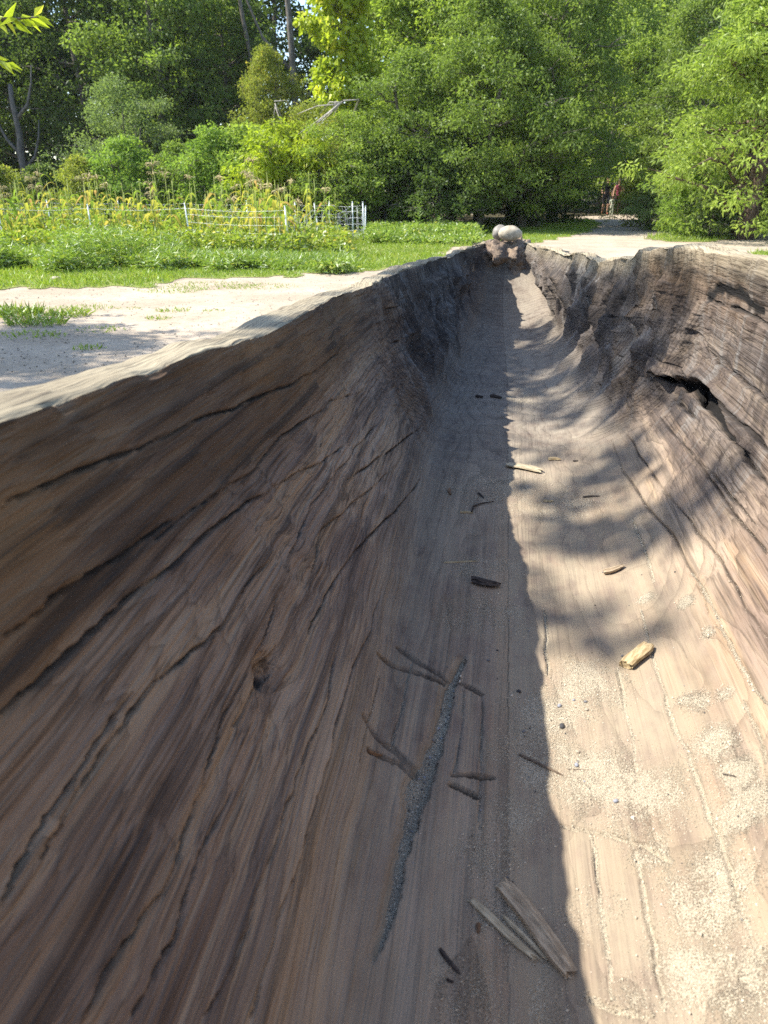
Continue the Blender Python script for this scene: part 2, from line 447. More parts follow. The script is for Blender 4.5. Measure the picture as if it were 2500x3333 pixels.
# sand-filled slot in the floor and the saw cuts leaving it
S = stroke([(1507, 2150), (1488, 2200), (1466, 2246), (1451, 2321), (1421, 2427), (1391, 2502), (1361, 2562), (1337, 2683), (1303, 2811), (1269, 2997), (1235, 3098)], 0, 3)
m, d, p, side = dist_to(S, .08)
hw = np.interp(p, [0, .12, .3, .42, .5, .6, .8, 1], [.004, .008, .011, .017, .011, .008, .007, .002]) * (1 + .22 * vnoise(p * 22, side * 0, None, 61) + .15 * vnoise(p * 70, np.sign(side), None, 62))
inside = 1 - smooth(d, hw * .93, hw * 1.07)
DEP[m] -= inside * (.013 - .004 * p)
DEP[m] -= .007 * np.exp(-((d - hw) / .010) ** 2) * (side < 0) * (1 - inside)      # chamfered left edge
A_SAND[m] = np.maximum(A_SAND[m], .93 * inside); A_SLOT[m] = inside
A_PALE[m] = np.maximum(A_PALE[m], .9 * (side < 0) * np.exp(-((d - hw) / .009) ** 2) * (1 - inside))
for k, c in enumerate([[(1225, 2125), (1270, 2161), (1331, 2180), (1409, 2207), (1450, 2222)], [(1292, 2104), (1361, 2158), (1463, 2213)], [(1180, 2321), (1225, 2397), (1277, 2436), (1343, 2496), (1360, 2520)],
                       [(1195, 2439), (1240, 2460), (1301, 2484), (1350, 2520)], [(1463, 2520), (1527, 2523), (1614, 2535)], [(1460, 2547), (1512, 2571), (1566, 2598)], [(1480, 2215), (1530, 2240), (1572, 2264)]]):
    crack(c, .0058 if k < 4 else .0042, .014, jit=1, seed=80 + k, sand=.2 if k in (0, 5, 6) else 0, dark=1.0)
for k, c in enumerate([[(1572, 2267), (1568, 2400), (1566, 2520), (1560, 2700)], [(1510, 2250), (1500, 2400), (1480, 2520)], [(1240, 2200), (1200, 2350), (1170, 2480)], [(1340, 2130), (1310, 2300), (1270, 2440)]]):
    crack(c, .0020, .004, jit=3, seed=100 + k, sand=.6, dark=.5)
# long sand-filled checks of floor and right bilge
RC = [[(2087, 1993), (2138, 2178), (2197, 2373), (2239, 2448), (2307, 2659), (2349, 2744), (2416, 2980), (2484, 3132)], [(2255, 1863), (2281, 1900), (2349, 2052), (2450, 2237), (2500, 2297)],
      [(1826, 2685), (1986, 2718), (2096, 2752), (2188, 2811)], [(1925, 2720), (1935, 2777), (1961, 2988), (1986, 3149), (1994, 3250)], [(2045, 2693), (2079, 2811), (2121, 3039), (2163, 3284)],
      [(1901, 3250), (1986, 3284), (2129, 3309)], [(1987, 1422), (2030, 1537), (2103, 1646), (2190, 1747), (2255, 1863), (2313, 2000)], [(2038, 1407), (2125, 1545), (2269, 1733), (2349, 1834), (2428, 1979), (2500, 2080)],
      [(2197, 1407), (2298, 1545), (2414, 1704), (2500, 1805)], [(2060, 1689), (2103, 1805), (2130, 1900)], [(1770, 1985), (1778, 2080), (1780, 2200)], [(2120, 1330), (2220, 1440), (2330, 1560), (2470, 1720)],
      [(1900, 1180), (1960, 1260), (2010, 1340)], [(1990, 1120), (2060, 1200), (2150, 1300)], [(2010, 2180), (2060, 2400), (2080, 2560)], [(2420, 2280), (2480, 2420), (2500, 2480)]]
for k, c in enumerate(RC):
    crack(c, .0030, .0065, jit=4, seed=120 + k, sand=.95 if c[0][1] > 1650 else .35, dark=.35 if c[0][1] > 1650 else .9)
# layered lips of the right wall
for k, c in enumerate([[(2050, 1196), (2115, 1246), (2192, 1300), (2260, 1370)], [(2081, 1138), (2127, 1165), (2204, 1200), (2250, 1238), (2319, 1280), (2373, 1342), (2434, 1396), (2500, 1476)],
                       [(2120, 1060), (2181, 1077), (2250, 1092), (2288, 1134), (2334, 1184), (2384, 1215), (2454, 1276), (2500, 1326)], [(2258, 981), (2327, 984), (2377, 1004), (2438, 1027), (2484, 1057), (2500, 1075)],
                       [(2060, 990), (2120, 1010), (2200, 1045)], [(2300, 1330), (2380, 1430), (2450, 1530), (2500, 1590)], [(1900, 960), (1950, 1000), (2010, 1060), (2040, 1110)], [(1820, 960), (1880, 1040), (1930, 1120)]]):
    crack(c, .0035, .012, jit=5, seed=150 + k, lip=-.012, dark=.9)
# the burnt hollow and the charred knot under the rim
S = stroke([(2127, 1223), (2185, 1234), (2265, 1269), (2319, 1326), (2369, 1403), (2411, 1453)], 2, 9)
m, d, p, side = dist_to(S, .12)
hw = np.interp(p, [0, .2, .45, .65, .85, 1], [.006, .014, .027, .025, .018, .004]) * (1 + .1 * vnoise(p * 6, side * 0, None, 8))
g = 1 - smooth(d, hw * .55, hw * 1.15)
DEP[m] -= .052 * g
DEP[m] += .024 * np.exp(-((d - hw) / .026) ** 2) * (side > 0) * (1 - g)
A_CHAR[m] = np.maximum(A_CHAR[m], 1.3 * g)
S = stroke([(2296, 965), (2319, 942), (2357, 938), (2396, 954), (2434, 996), (2469, 1011)], 2, 10)
m, d, p, side = dist_to(S, .09)
hw = np.interp(p, [0, .3, .6, 1], [.030, .026, .020, .018]) * (1 + .5 * vnoise(HPf[m][:, 1] / .03, HPf[m][:, 2] / .03, None, 12))
g = 1 - smooth(d, hw * .2, hw * 1.3)
DEP[m] -= .006 * g
A_CHAR[m] = np.maximum(A_CHAR[m], .62 * g)
# sand lying on the floor
for (px, py, r, a) in [(1560, 1850, .12, .5), (1620, 2000, .12, .5), (1480, 2010, .07, .45), (1900, 2230, .10, .72), (1800, 2330, .09, .72), (1760, 2480, .10, .66), (1950, 2530, .10, .78), (2080, 2600, .09, .75), (1700, 2650, .08, .55),
                       (1600, 2800, .07, .55), (1650, 3050, .08, .6), (1540, 3230, .08, .5), (1750, 3290, .06, .5), (2330, 2430, .05, .85), (2390, 2520, .045, .88), (2430, 2640, .05, .88), (2270, 2290, .03, .8), (2280, 2960, .07, .72), (2350, 2850, .06, .72),
                       (2250, 3180, .07, .7), (2420, 3200, .07, .7), (2230, 1960, .022, .9), (2310, 2060, .018, .9), (2230, 2280, .02, .85), (2360, 2260, .02, .85), (2100, 2780, .04, .6), (1950, 2930, .05, .45), (1700, 1300, .4, .42), (1650, 1600, .25, .5),
                       (1560, 1300, .3, .4), (1850, 1650, .16, .5), (1760, 1120, .4, .35), (2100, 1950, .025, .8), (1850, 3000, .05, .45), (2080, 3250, .05, .5), (1650, 980, .35, .35)]:
    c = HPf[pick(px, py)]
    d = np.linalg.norm(HPf - c, axis=1)
    A_SAND = np.maximum(A_SAND, a * np.exp(-(d / r) ** 2) * (LAB.ravel() == 2))
DEP += .002 * A_SAND * (A_CRACK < .1)
HPf += HNf * DEP[:, None]
HP = HPf.reshape(HP.shape)
# brown, less weathered wood below the near rims; bare grey on the rim itself
brown = 1.35 * np.exp(-(np.where(left, arc, LT - arc) / .17) ** 4) * np.where(left, 1 - smooth(Y, 1.5, 2.4), .45 * smooth(Y, 1.5, 1.9) * (1 - smooth(Y, 2.4, 2.8))) * (LAB == 2)
brown += .40 * left * wall * (1 - smooth(Y, .7, 1.5)) * (LAB == 2)
weath = np.where(LAB == 1, 1.0, 0) + np.where((LAB == 2) & ~left, .55 * np.exp(-((LT - arc) / .045) ** 2), 0) + np.where(LAB == 0, .5, 0)
dust = smooth(1 - hgt, .66, .98) * (LAB == 2) * np.where(left, .6, 1)
I, J = np.meshgrid(np.arange(len(YS) - 1), np.arange(T_SEC), indexing='ij')
J2 = (J + 1) % T_SEC
Fq = np.stack([I * T_SEC + J, (I + 1) * T_SEC + J, (I + 1) * T_SEC + J2, I * T_SEC + J2], 2).reshape(-1, 4)
V = HPf.copy()
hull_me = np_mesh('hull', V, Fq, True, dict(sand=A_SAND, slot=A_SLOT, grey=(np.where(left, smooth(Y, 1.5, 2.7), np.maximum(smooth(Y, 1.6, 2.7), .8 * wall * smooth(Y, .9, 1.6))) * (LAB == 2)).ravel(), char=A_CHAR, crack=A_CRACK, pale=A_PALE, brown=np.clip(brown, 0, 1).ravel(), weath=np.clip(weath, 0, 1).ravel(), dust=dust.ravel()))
def wood_material(name, simple=False):
    t = NT(name)
    P = t.obj()
    sx = t.n('SeparateXYZ', {0: P}).outputs
    n1 = t.noise(t.mul(P, (1, .3, 1)), 3.0, 1)
    n2 = t.noise(t.mul(P, (1, .25, 1)), 22.0, 2)
    dx = t.math('SUBTRACT', sx[0], .04); dz = t.math('SUBTRACT', sx[2], 1.06)
    r = t.math('SQRT', t.math('ADD', t.math('MULTIPLY', dx, dx), t.math('MULTIPLY', dz, dz)))
    r = t.math('ADD', r, t.math('MULTIPLY', sx[1], .012))
    r = t.math('ADD', r, t.math('ADD', t.math('MULTIPLY', n1, .03), t.math('MULTIPLY', n2, .005)))
    n3 = t.noise(t.n('CombineXYZ', {0: t.math('MULTIPLY', r, 30.0), 1: 0.0, 2: 0.0}).outputs[0], 1.0, 2)
    ph = t.math('ADD', t.math('DIVIDE', r, .0085), t.math('MULTIPLY', n3, 3.0))
    fr = t.math('FRACT', ph)
    late = t.math('POWER', fr, 6.0)
    fib = t.noise(t.mul(P, (170, 3.5, 170)), 1.0, 3, .6)
    str1 = t.noise(t.mul(P, (42, .9, 42)), 1.0, 4, .65)
    blot = t.noise(t.mul(P, (1, .35, 1)), 7.0, 4, .65)
    blot2 = t.noise(t.mul(P, (1, .6, 1)), 2.2, 3, .6)
    ob = t.noise(t.mul(P, (1.6, .7, 1.6)), 5.0, 3)
    c = t.mix(t.ramp(blot, .36, .64), (.20, .142, .103), (.36, .27, .195))
    c = t.mix(t.math('MULTIPLY', t.ramp(blot2, .45, .62), .55), c, (.165, .12, .10))
    c = t.mix(t.math('MULTIPLY', t.ramp(ob, .56, .70), .5), c, (.19, .11, .055))
    str0 = t.noise(t.mul(P, (13, .45, 13)), 1.0, 3, .6)
    c = t.mix(t.math('MULTIPLY', t.ramp(str0, .50, .62), .65), c, (.085, .063, .055))
    c = t.mix(t.math('MULTIPLY', t.ramp(str0, .47, .36), .6), c, (.36, .24, .135))
    c = t.mix(t.math('MULTIPLY', t.ramp(str1, .52, .62), .65), c, (.038, .027, .021))
    c = t.mix(t.math('MULTIPLY', t.ramp(str1, .48, .38), .6), c, (.38, .285, .19))
    if not simple:
        c = t.mix(t.math('MULTIPLY', t.attr('grey'), .85), c, t.mix(t.ramp(blot, .36, .64), (.034, .032, .032), (.094, .085, .079)))
    if not simple:
        run = t.noise(t.mul(P, (2.5, 26, 1.6)), 1.0, 3, .6)  # vertical streaks painting the flutes' light and shade into the grey walls
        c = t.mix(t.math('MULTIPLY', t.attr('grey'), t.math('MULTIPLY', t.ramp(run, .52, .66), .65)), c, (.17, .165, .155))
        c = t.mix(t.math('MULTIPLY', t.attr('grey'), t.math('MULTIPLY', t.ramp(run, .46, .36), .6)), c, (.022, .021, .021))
    if not simple: c = t.mix(t.math('MULTIPLY', t.attr('dust'), .62), c, t.mix(t.ramp(blot, .36, .64), (.14, .108, .088), (.205, .165, .13)))
    c = t.mix(t.math('MULTIPLY', late, .42 if simple else t.math('ADD', .42, t.math('MULTIPLY', t.attr('grey'), .35))), c, (.032, .024, .020))
    c = t.mix(t.math('MULTIPLY', t.ramp(fib, .53, .64), .5 if simple else t.math('SUBTRACT', .5, t.math('MULTIPLY', t.attr('dust'), .36))), c, (.03, .021, .016))
    if simple:
        c = t.mix(.45, c, (.19, .15, .115))
    else:
        c = t.mix(t.math('MULTIPLY', t.attr('brown'), t.math('ADD', .35, t.math('MULTIPLY', blot, .9)), clamp=True), c,
                  t.mix(t.math('MULTIPLY', t.ramp(str1, .5, .66), .75), t.mix(t.ramp(blot2, .4, .62), (.112, .060, .023), (.052, .029, .014)), (.018, .012, .008)))
        wc = t.mix(t.math('MULTIPLY', late, .7), t.mix(t.ramp(blot, .3, .7), (.225, .19, .13), (.34, .295, .205)), (.10, .078, .053))
        wc = t.mix(t.math('MULTIPLY', t.ramp(str1, .52, .62), .6), wc, (.12, .097, .068))
        wc = t.mix(t.math('MULTIPLY', t.ramp(fib, .56, .64), .6), wc, (.07, .055, .04))
        c = t.mix(t.attr('weath'), c, wc)
        c = t.mix(t.math('MULTIPLY', t.attr('pale'), .8), c, (.21, .135, .07))
        c = t.mix(t.math('MULTIPLY', t.attr('crack'), .9), c, (.014, .011, .009))
        c = t.mix(t.ramp(t.math('ADD', t.attr('char'), t.math('ADD', t.math('MULTIPLY', t.math('SUBTRACT', str1, .5), .6), t.math('MULTIPLY', t.math('SUBTRACT', blot, .5), .3))), .2, .6), c, (.008, .007, .0065))
        # dust and sand
        g1 = t.noise(t.mul(P, (1, .6, 1)), 26.0, 4, .7); g2 = t.noise(P, 420.0, 1, .6); g3 = t.noise(P, 1100.0, 0, .5)
        nocr = t.math('SUBTRACT', 1.0, t.math('MULTIPLY', t.attr('crack'), .92))
        dst = t.math('MULTIPLY', t.math('MULTIPLY', t.attr('dust'), nocr), t.ramp(t.math('ADD', t.math('MULTIPLY', g1, .6), t.math('ADD', t.math('MULTIPLY', blot, .28), t.math('MULTIPLY', fib, .10))), .26, .62))
        dc = t.mix(t.math('MULTIPLY', t.attr('grey'), .7), t.mix(t.ramp(ob, .40, .72), (.26, .218, .155), (.24, .192, .13)), (.205, .187, .16))
        c = t.mix(t.math('MULTIPLY', dst, t.math('SUBTRACT', .92, t.math('MULTIPLY', late, .18))), c, dc)
        sv = t.math('ADD', t.attr('sand'), t.math('ADD', t.math('MULTIPLY', t.math('SUBTRACT', g1, .5), 1.1), t.math('MULTIPLY', t.math('SUBTRACT', g2, .5), 1.0)))
        sm = t.math('MULTIPLY', t.ramp(sv, .46, .72), nocr)
        sc = t.mix(t.ramp(g3, .35, .65), (.31, .265, .195), (.48, .425, .325))
        sc = t.mix(t.math('MULTIPLY', t.ramp(g2, .64, .76), .55), sc, (.13, .11, .095))
        sc = t.mix(t.math('MULTIPLY', t.attr('slot'), .5), sc, t.mix(t.ramp(g2, .4, .6), (.05, .046, .042), (.22, .195, .16)))
        c = t.mix(sm, c, sc)
        hs = t.math('MULTIPLY', sm, t.math('ADD', t.math('MULTIPLY', g2, 1.4), t.math('MULTIPLY', g3, .9)))
    saw = t.math('POWER', fr, 1.5)
    h = t.math('ADD', t.math('MULTIPLY', saw, .75), t.math('ADD', t.math('MULTIPLY', fib, .8), t.math('ADD', t.math('MULTIPLY', str1, 2.2), t.math('MULTIPLY', blot, .8))))
    if not simple:
        h = t.math('ADD', t.math('MULTIPLY', h, t.math('SUBTRACT', 1.0, t.math('MULTIPLY', sm, .9))), hs)
        h = t.math('MULTIPLY', h, t.math('SUBTRACT', 1.0, t.math('MULTIPLY', t.attr('dust'), .6)))
    if not simple: h = t.math('MULTIPLY', h, t.math('SUBTRACT', 1.0, t.math('MULTIPLY', t.attr('weath'), .55)))
    nb = t.bump(h, 1.0, .0055)
    return t.bsdf(c, .82, nb, .2)
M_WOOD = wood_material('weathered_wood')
canoe = empty('dugout_canoe', (0, 2.4, 0))
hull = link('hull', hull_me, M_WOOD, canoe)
hull.matrix_parent_inverse = Matrix.Translation((0, -2.4, 0))
tag(canoe, 'long weathered grey-brown dugout canoe with hollowed inside strewn with sand', 'canoe')
HN = grid_normals(HP)
if HN[iy, NO + NR + NI // 2, 2] < 0: HN = -HN
HNf = HN.reshape(-1, 3)
PXx, PXy, PXd = to_px(HP)
vpx, vpy, vpd = PXx.ravel()[vi], PXy.ravel()[vi], PXd.ravel()[vi]
def surf(px, py):                           # point, normal and metres per photo pixel there
    k = pick(px, py)
    return Vector(HPf[k]), Vector(HNf[k]).normalized(), PXd.ravel()[k] / F
# the knotty block closing the far end
def rough_block(name, c, size, seed, nu=56, nv=40, amp=.03, pw=3.0):
    uu, vv = np.meshgrid(np.linspace(-math.pi, math.pi, nu, endpoint=False), np.linspace(-math.pi / 2, math.pi / 2, nv), indexing='ij')
    f = lambda a, k: np.sign(a) * np.abs(a) ** (2 / k)
    x = f(np.cos(vv), pw) * f(np.cos(uu), pw); y = f(np.cos(vv), pw) * f(np.sin(uu), pw); z = f(np.sin(vv), pw)
    P = np.stack([x * size[0], y * size[1], z * size[2]], 2)
    n = P / (np.linalg.norm(P, axis=2, keepdims=True) + 1e-6)
    d = amp * (fbm(P[..., 0] / .06 + 9, P[..., 1] / .09, P[..., 2] / .07, seed, 4) * 1.5 + .5 * (1 - np.abs(vnoise(P[..., 0] / .035 + P[..., 2] / .06, P[..., 1] / .2, P[..., 2] / .15, seed + 3))))
    d -= .06 * np.exp(-((P[..., 0] + .03) / .06) ** 2 - ((P[..., 2] + .03) / .03) ** 2) * (P[..., 1] < 0)
    P = P + n * d[..., None]
    V = P.reshape(-1, 3) + np.array(c)
    ii, jj = np.meshgrid(np.arange(nu), np.arange(nv - 1), indexing='ij')
    i2 = (ii + 1) % nu
    Fc = np.stack([ii * nv + jj, i2 * nv + jj, i2 * nv + jj + 1, ii * nv + jj + 1], 2).reshape(-1, 4)
    z0 = np.zeros(len(V))
    return np_mesh(name, V, Fc, True)
M_BLOCK = wood_material('split_end_wood', True)
pb = link('end_block', rough_block('end_block', (.03, 5.30, .835), (.20, .17, .105), 5, amp=.055, pw=2.3, nu=110, nv=80), M_BLOCK, canoe)
pb.matrix_parent_inverse = Matrix.Translation((0, -2.4, 0))
for yy in (.9, 3.9):                        # logs the canoe lies on
    m = MB(); m.tube([(-.75, 0, 0), (-.3, 0.01, 0), (.3, -.01, 0), (.8, .0, 0)], [.19, .205, .20, .185], 16)
    o = link('support_log', m.mesh('support_log'), M_BLOCK)
    o.location = (.05, yy, .2)
    tag(o, 'log lying crosswise under the %s part of the dugout canoe' % ('near' if yy < 2 else 'far'), 'log', 'logs under the canoe')
# ------------------------------------------------------------------ ground, lawn, path
rng = np.random.default_rng(7)
def ground_mat():
    t = NT('dry_dirt')
    P = t.pos()
    a = t.noise(P, .9, 4, .6); b = t.noise(P, 9.0, 4, .65); c_ = t.noise(P, 70.0, 2, .6)
    v = t.n('TexVoronoi', {'Vector': P, 'Scale': 26.0}).outputs['Distance']
    c = t.mix(t.ramp(a, .35, .65), (.30, .25, .19), (.38, .325, .255))
    c = t.mix(t.math('MULTIPLY', t.ramp(b, .45, .7), .55), c, (.22, .18, .135))
    c = t.mix(t.math('MULTIPLY', t.ramp(v, .22, .10), t.ramp(b, .5, .6)), c, (.19, .165, .14))
    c = t.mix(t.math('MULTIPLY', t.ramp(c_, .55, .7), .35), c, (.15, .12, .095))
    h = t.math('ADD', t.math('MULTIPLY', b, 1.0), t.math('MULTIPLY', c_, .3))
    return t.bsdf(c, .95, t.bump(h, .6, .02), .1)
def soil_mat(name, c1, c2, s=2.0):
    t = NT(name)
    P = t.pos()
    c = t.mix(t.ramp(t.noise(P, s, 4, .65), .35, .65), c1, c2)
    c = t.mix(t.math('MULTIPLY', t.ramp(t.noise(P, s * 14, 3, .6), .5, .7), .4), c, tuple(x * .55 for x in c1))
    return t.bsdf(c, .95, t.bump(t.noise(P, 25.0, 4, .6), .6, .03), .1)
M_DIRT = ground_mat()
gx = np.unique(np.concatenate([np.linspace(-160, -24, 18), np.linspace(-24, 24, 97), np.linspace(24, 160, 18)]))
gy = np.unique(np.concatenate([np.linspace(-60, -3, 15), np.linspace(-3, 36, 79), np.linspace(36, 260, 30)]))
GX, GY = np.meshgrid(gx, gy, indexing='ij')
def gz(x, y):
    d = np.hypot(x, y)
    return .035 * fbm(np.asarray(x) / 2.3, np.asarray(y) / 2.3, None, 51, 2) * smooth(d, 2, 6) - .01 * 0
GZ = gz(GX, GY)
n1_, n2_ = GX.shape
I, J = np.meshgrid(np.arange(n1_ - 1), np.arange(n2_ - 1), indexing='ij')
Fg = np.stack([I * n2_ + J, (I + 1) * n2_ + J, (I + 1) * n2_ + J + 1, I * n2_ + J + 1], 2).reshape(-1, 4)
gnd = link('ground', np_mesh('ground', np.stack([GX, GY, GZ], 2).reshape(-1, 3), Fg), M_DIRT)
tag(gnd, kind='structure')
def in_poly(x, y, poly):
    ins = np.zeros(np.shape(x), bool)
    n = len(poly)
    for i in range(n):
        x0, y0 = poly[i][:2]; x1, y1 = poly[(i + 1) % n][:2]
        c = (y0 > y) != (y1 > y)
        ins ^= c & (x < (x1 - x0) * (y - y0) / ((y1 - y0) if y1 != y0 else 1e-9) + x0)
    return ins
def G(px, py): return tuple(on_ground(px, py)[:2])
def sheet(name, poly, mat, step, dz, ragged=.25, seed=0, x_lim=None):
    """A sheet over the polygon with an uneven border, lying dz above the ground."""
    P = np.array(poly)
    xs = np.arange(P[:, 0].min() - .5, P[:, 0].max() + .5, step); ys = np.arange(P[:, 1].min() - .5, P[:, 1].max() + .5, step)
    A, B = np.meshgrid(xs, ys, indexing='ij')
    C1, C2 = A + step / 2, B + step / 2
    wx = ragged * fbm(C1 / .8, C2 / .8, None, seed, 3); wy = ragged * 1.6 * fbm(C1 / .8 + 40, C2 / .8, None, seed + 5, 3)
    keep = in_poly(C1 + wx, C2 + wy, poly)[:-1, :-1]
    n2 = len(ys)
    I, J = np.meshgrid(np.arange(len(xs) - 1), np.arange(n2 - 1), indexing='ij')
    Fs = np.stack([I * n2 + J, (I + 1) * n2 + J, (I + 1) * n2 + J + 1, I * n2 + J + 1], 2)[keep]
    used, inv = np.unique(Fs, return_inverse=True)
    jx = step * .35 * fbm(A / .3, B / .3, None, seed + 9, 1); jy = step * .35 * fbm(A / .3 + 9, B / .3, None, seed + 11, 1)
    V = np.stack([A + jx, B + jy, gz(A + jx, B + jy) + dz], 2).reshape(-1, 3)[used]
    o = link(name, np_mesh(name, V, inv.reshape(-1, 4)), mat)
    tag(o, kind='structure')
    return keep, A, B, step
M_LAWN = soil_mat('lawn_soil', (.14, .18, .04), (.22, .24, .075), 3.0)
M_WOODFLOOR = soil_mat('leaf_litter', (.045, .04, .025), (.075, .065, .035), 1.5)
lawn_poly = [(-24, 8.2), G(0, 936), G(253, 940), G(472, 928), G(560, 906), G(760, 897), G(1122, 896), G(1250, 878), G(1430, 836), G(1476, 800), G(1560, 789), G(1735, 796), G(1800, 775), G(1925, 754), G(1945, 722), G(1900, 712), (-1, 27), (-24, 27)]
isle_poly = [G(2105, 776), G(2160, 786), G(2330, 786), G(2420, 775), G(2500, 760), G(2700, 745), G(2700, 700), G(2380, 722), G(2240, 748)]
side_poly = [G(2420, 836), G(2540, 850), G(2900, 850), G(2900, 800), G(2560, 812)]
forest_poly = [(-60, 27.1), (-1, 27.1), G(1900, 711), G(1935, 700), G(1950, 675), (-14, 130), (-80, 130)]
forest2 = [G(2060, 700), G(2200, 728), G(2380, 716), G(2700, 694), (40, 30), (60, 130), (6, 130), G(1990, 672)]
patches = [sheet('lawn', lawn_poly, M_LAWN, .22, .005, .35, 3), sheet('grass_island', isle_poly, M_LAWN, .2, .010, .25, 5), sheet('grass_verge', side_poly, M_LAWN, .2, .010, .25, 6)]
sheet('forest_floor', forest_poly, M_WOODFLOOR, 1.5, .018, .2, 7)
sheet('woodland_floor', forest2, M_WOODFLOOR, 1.0, .018, .2, 8)
sheet('far_forest_floor', [(-110, 43), (110, 43), (110, 170), (-110, 170)], M_WOODFLOOR, 4.0, .045, .2, 9)

def leaf_mat(name, dark, light, yellow=None, trans=.5, gloss=.015, rough=.7):
    t = NT(name)
    rnd = t.n('NewGeometry').outputs['Random Per Island']
    tint = t.attr('tint')
    f = t.math('ADD', t.math('MULTIPLY', tint, .65), t.math('MULTIPLY', rnd, .35))
    c = t.mix(f, dark, light)
    if yellow: c = t.mix(t.ramp(t.math('ADD', t.math('MULTIPLY', rnd, .7), t.math('MULTIPLY', tint, .3)), .72, .95), c, yellow)
    d = t.n('BsdfDiffuse', {'Color': c}).outputs[0]
    tc = t.mix(1.0, c, (1.12, 1.22, .6), 'MULTIPLY')
    tr = t.n('BsdfTranslucent', {'Color': tc}).outputs[0]
    g = t.n('BsdfGlossy', {'Color': (.9, .95, .9, 1), 'Roughness': rough}).outputs[0]
    m = t.n('MixShader', {0: trans, 1: d, 2: tr}).outputs[0]
    fr = t.n('Fresnel', {0: 1.4}).outputs[0]
    m = t.n('MixShader', {0: t.math('MULTIPLY', fr, gloss * 4, clamp=True), 1: m, 2: g}).outputs[0]
    return t.done(m)
def leaves(P, D, L, W, rng, tint, fold=.18, curve=.15, N=None):
    """Folded leaf blades: base points P, directions D, lengths L, widths W -> V (n*4,3), F (n*2,3), tint"""
    n = len(P)
    D = D / (np.linalg.norm(D, axis=1, keepdims=True) + 1e-9)
    if N is None:
        N = rng.normal(size=(n, 3)) * .75 + np.array([0, 0, .75])
    S = np.cross(D, N); S /= (np.linalg.norm(S, axis=1, keepdims=True) + 1e-9)
    N = np.cross(S, D)
    L = np.broadcast_to(L, n)[:, None]; W = np.broadcast_to(W, n)[:, None]
    mid = P + D * L * .42
    V = np.empty((n, 4, 3))
    V[:, 0] = P
    V[:, 1] = mid + S * W * .5 + N * W * fold
    V[:, 2] = P + D * L - N * L * curve
    V[:, 3] = mid - S * W * .5 + N * W * fold
    k = np.arange(n)[:, None] * 4
    Fc = np.concatenate([k + np.array([[0, 1, 2]]), k + np.array([[0, 2, 3]])], 1).reshape(-1, 3)
    return V.reshape(-1, 3), Fc, np.repeat(tint, 4)
def merge(parts):
    V, Fc, T, n = [], [], [], 0
    for v, f, t in parts:
        V.append(v); Fc.append(f + n); T.append(t); n += len(v)
    return np.concatenate(V), np.concatenate(Fc), np.concatenate(T)
M_GRASS = leaf_mat('grass_blade', (.15, .23, .03), (.33, .42, .055), (.42, .40, .12), .4, .05)
def grass(name, patch, dens, hmin, hmax, near_bias, seed, label):
    keep, A, B, step = patch
    r = np.random.default_rng(seed)
    ii, jj = np.nonzero(keep)
    cx, cy = A[ii, jj], B[ii, jj]
    d = np.hypot(cx, cy)
    fw = cy * math.cos(PSI) - cx * math.sin(PSI); sd = cx * math.cos(PSI) + cy * math.sin(PSI)
    vis = (np.abs(sd) < fw * .62 + 1.5) & (d < 34)
    w = vis * np.clip(11.0 / np.maximum(d, 4), .25, 1.6)
    n = int(dens * w.sum() * step * step)
    k = r.choice(len(cx), n, p=w / w.sum())
    x = cx[k] + r.uniform(0, step, n); y = cy[k] + r.uniform(0, step, n)
    lush = fbm(x / 1.1, y / 1.1, None, seed, 2)
    z = gz(x, y) + .008
    h = (hmin + (hmax - hmin) * r.random(n) ** 2) * (1 + .5 * lush)
    D = np.stack([r.normal(size=n) * .55, r.normal(size=n) * .55, np.ones(n)], 1)
    V, Fc, T = leaves(np.stack([x, y, z], 1), D, h, .012 + .010 * r.random(n), r, np.clip(.5 + .6 * lush + r.normal(size=n) * .18, 0, 1), .05, .25)
    o = link(name, np_mesh(name, V, Fc, False, dict(tint=T)), M_GRASS)
    return tag(o, label, 'grass', kind='stuff')
grass('lawn_grass', patches[0], 850, .035, .10, 1, 11, 'short bright green mown grass between the dirt and the garden fence')
grass('island_grass', patches[1], 500, .06, .16, 1, 12, 'green grass around the foot of the tree beside the path')
grass('verge_grass', patches[2], 500, .04, .12, 1, 13, 'small patch of green grass beyond the right rim of the canoe')
# ------------------------------------------------------------------ trees and shrubs
def bark_mat(name, c1, c2):
    t = NT(name)
    P = t.obj()
    a = t.noise(t.mul(P, (9, 9, 1.6)), 1.6, 4, .65)
    b = t.noise(P, 2.0, 3)
    c = t.mix(t.ramp(a, .35, .65), c1, c2)
    c = t.mix(t.math('MULTIPLY', t.ramp(b, .5, .7), .4), c, tuple(x * 1.4 for x in c2))
    return t.bsdf(c, .9, t.bump(a, .8, .03), .15)
M_BARK = bark_mat('grey_bark', (.075, .065, .055), (.17, .155, .135))
M_BARK2 = bark_mat('brown_bark', (.06, .042, .030), (.13, .095, .07))
M_DEAD = bark_mat('dead_branch', (.25, .23, .20), (.40, .37, .33))
LM = dict(mid=leaf_mat('leaf_mid_green', (.095, .145, .032), (.25, .33, .075)),
          dark=leaf_mat('leaf_dark_green', (.050, .086, .024), (.135, .19, .050)),
          bright=leaf_mat('leaf_bright_green', (.17, .245, .045), (.37, .455, .10)),
          yellow=leaf_mat('leaf_yellow_green', (.24, .31, .03), (.46, .52, .06), (.54, .52, .08)),
          olive=leaf_mat('leaf_olive', (.17, .205, .042), (.36, .39, .085), (.46, .39, .10)),
          grey=leaf_mat('leaf_grey_green', (.11, .16, .062), (.26, .33, .13)),
          fresh=leaf_mat('leaf_fresh_green', (.14, .225, .042), (.30, .41, .09)))
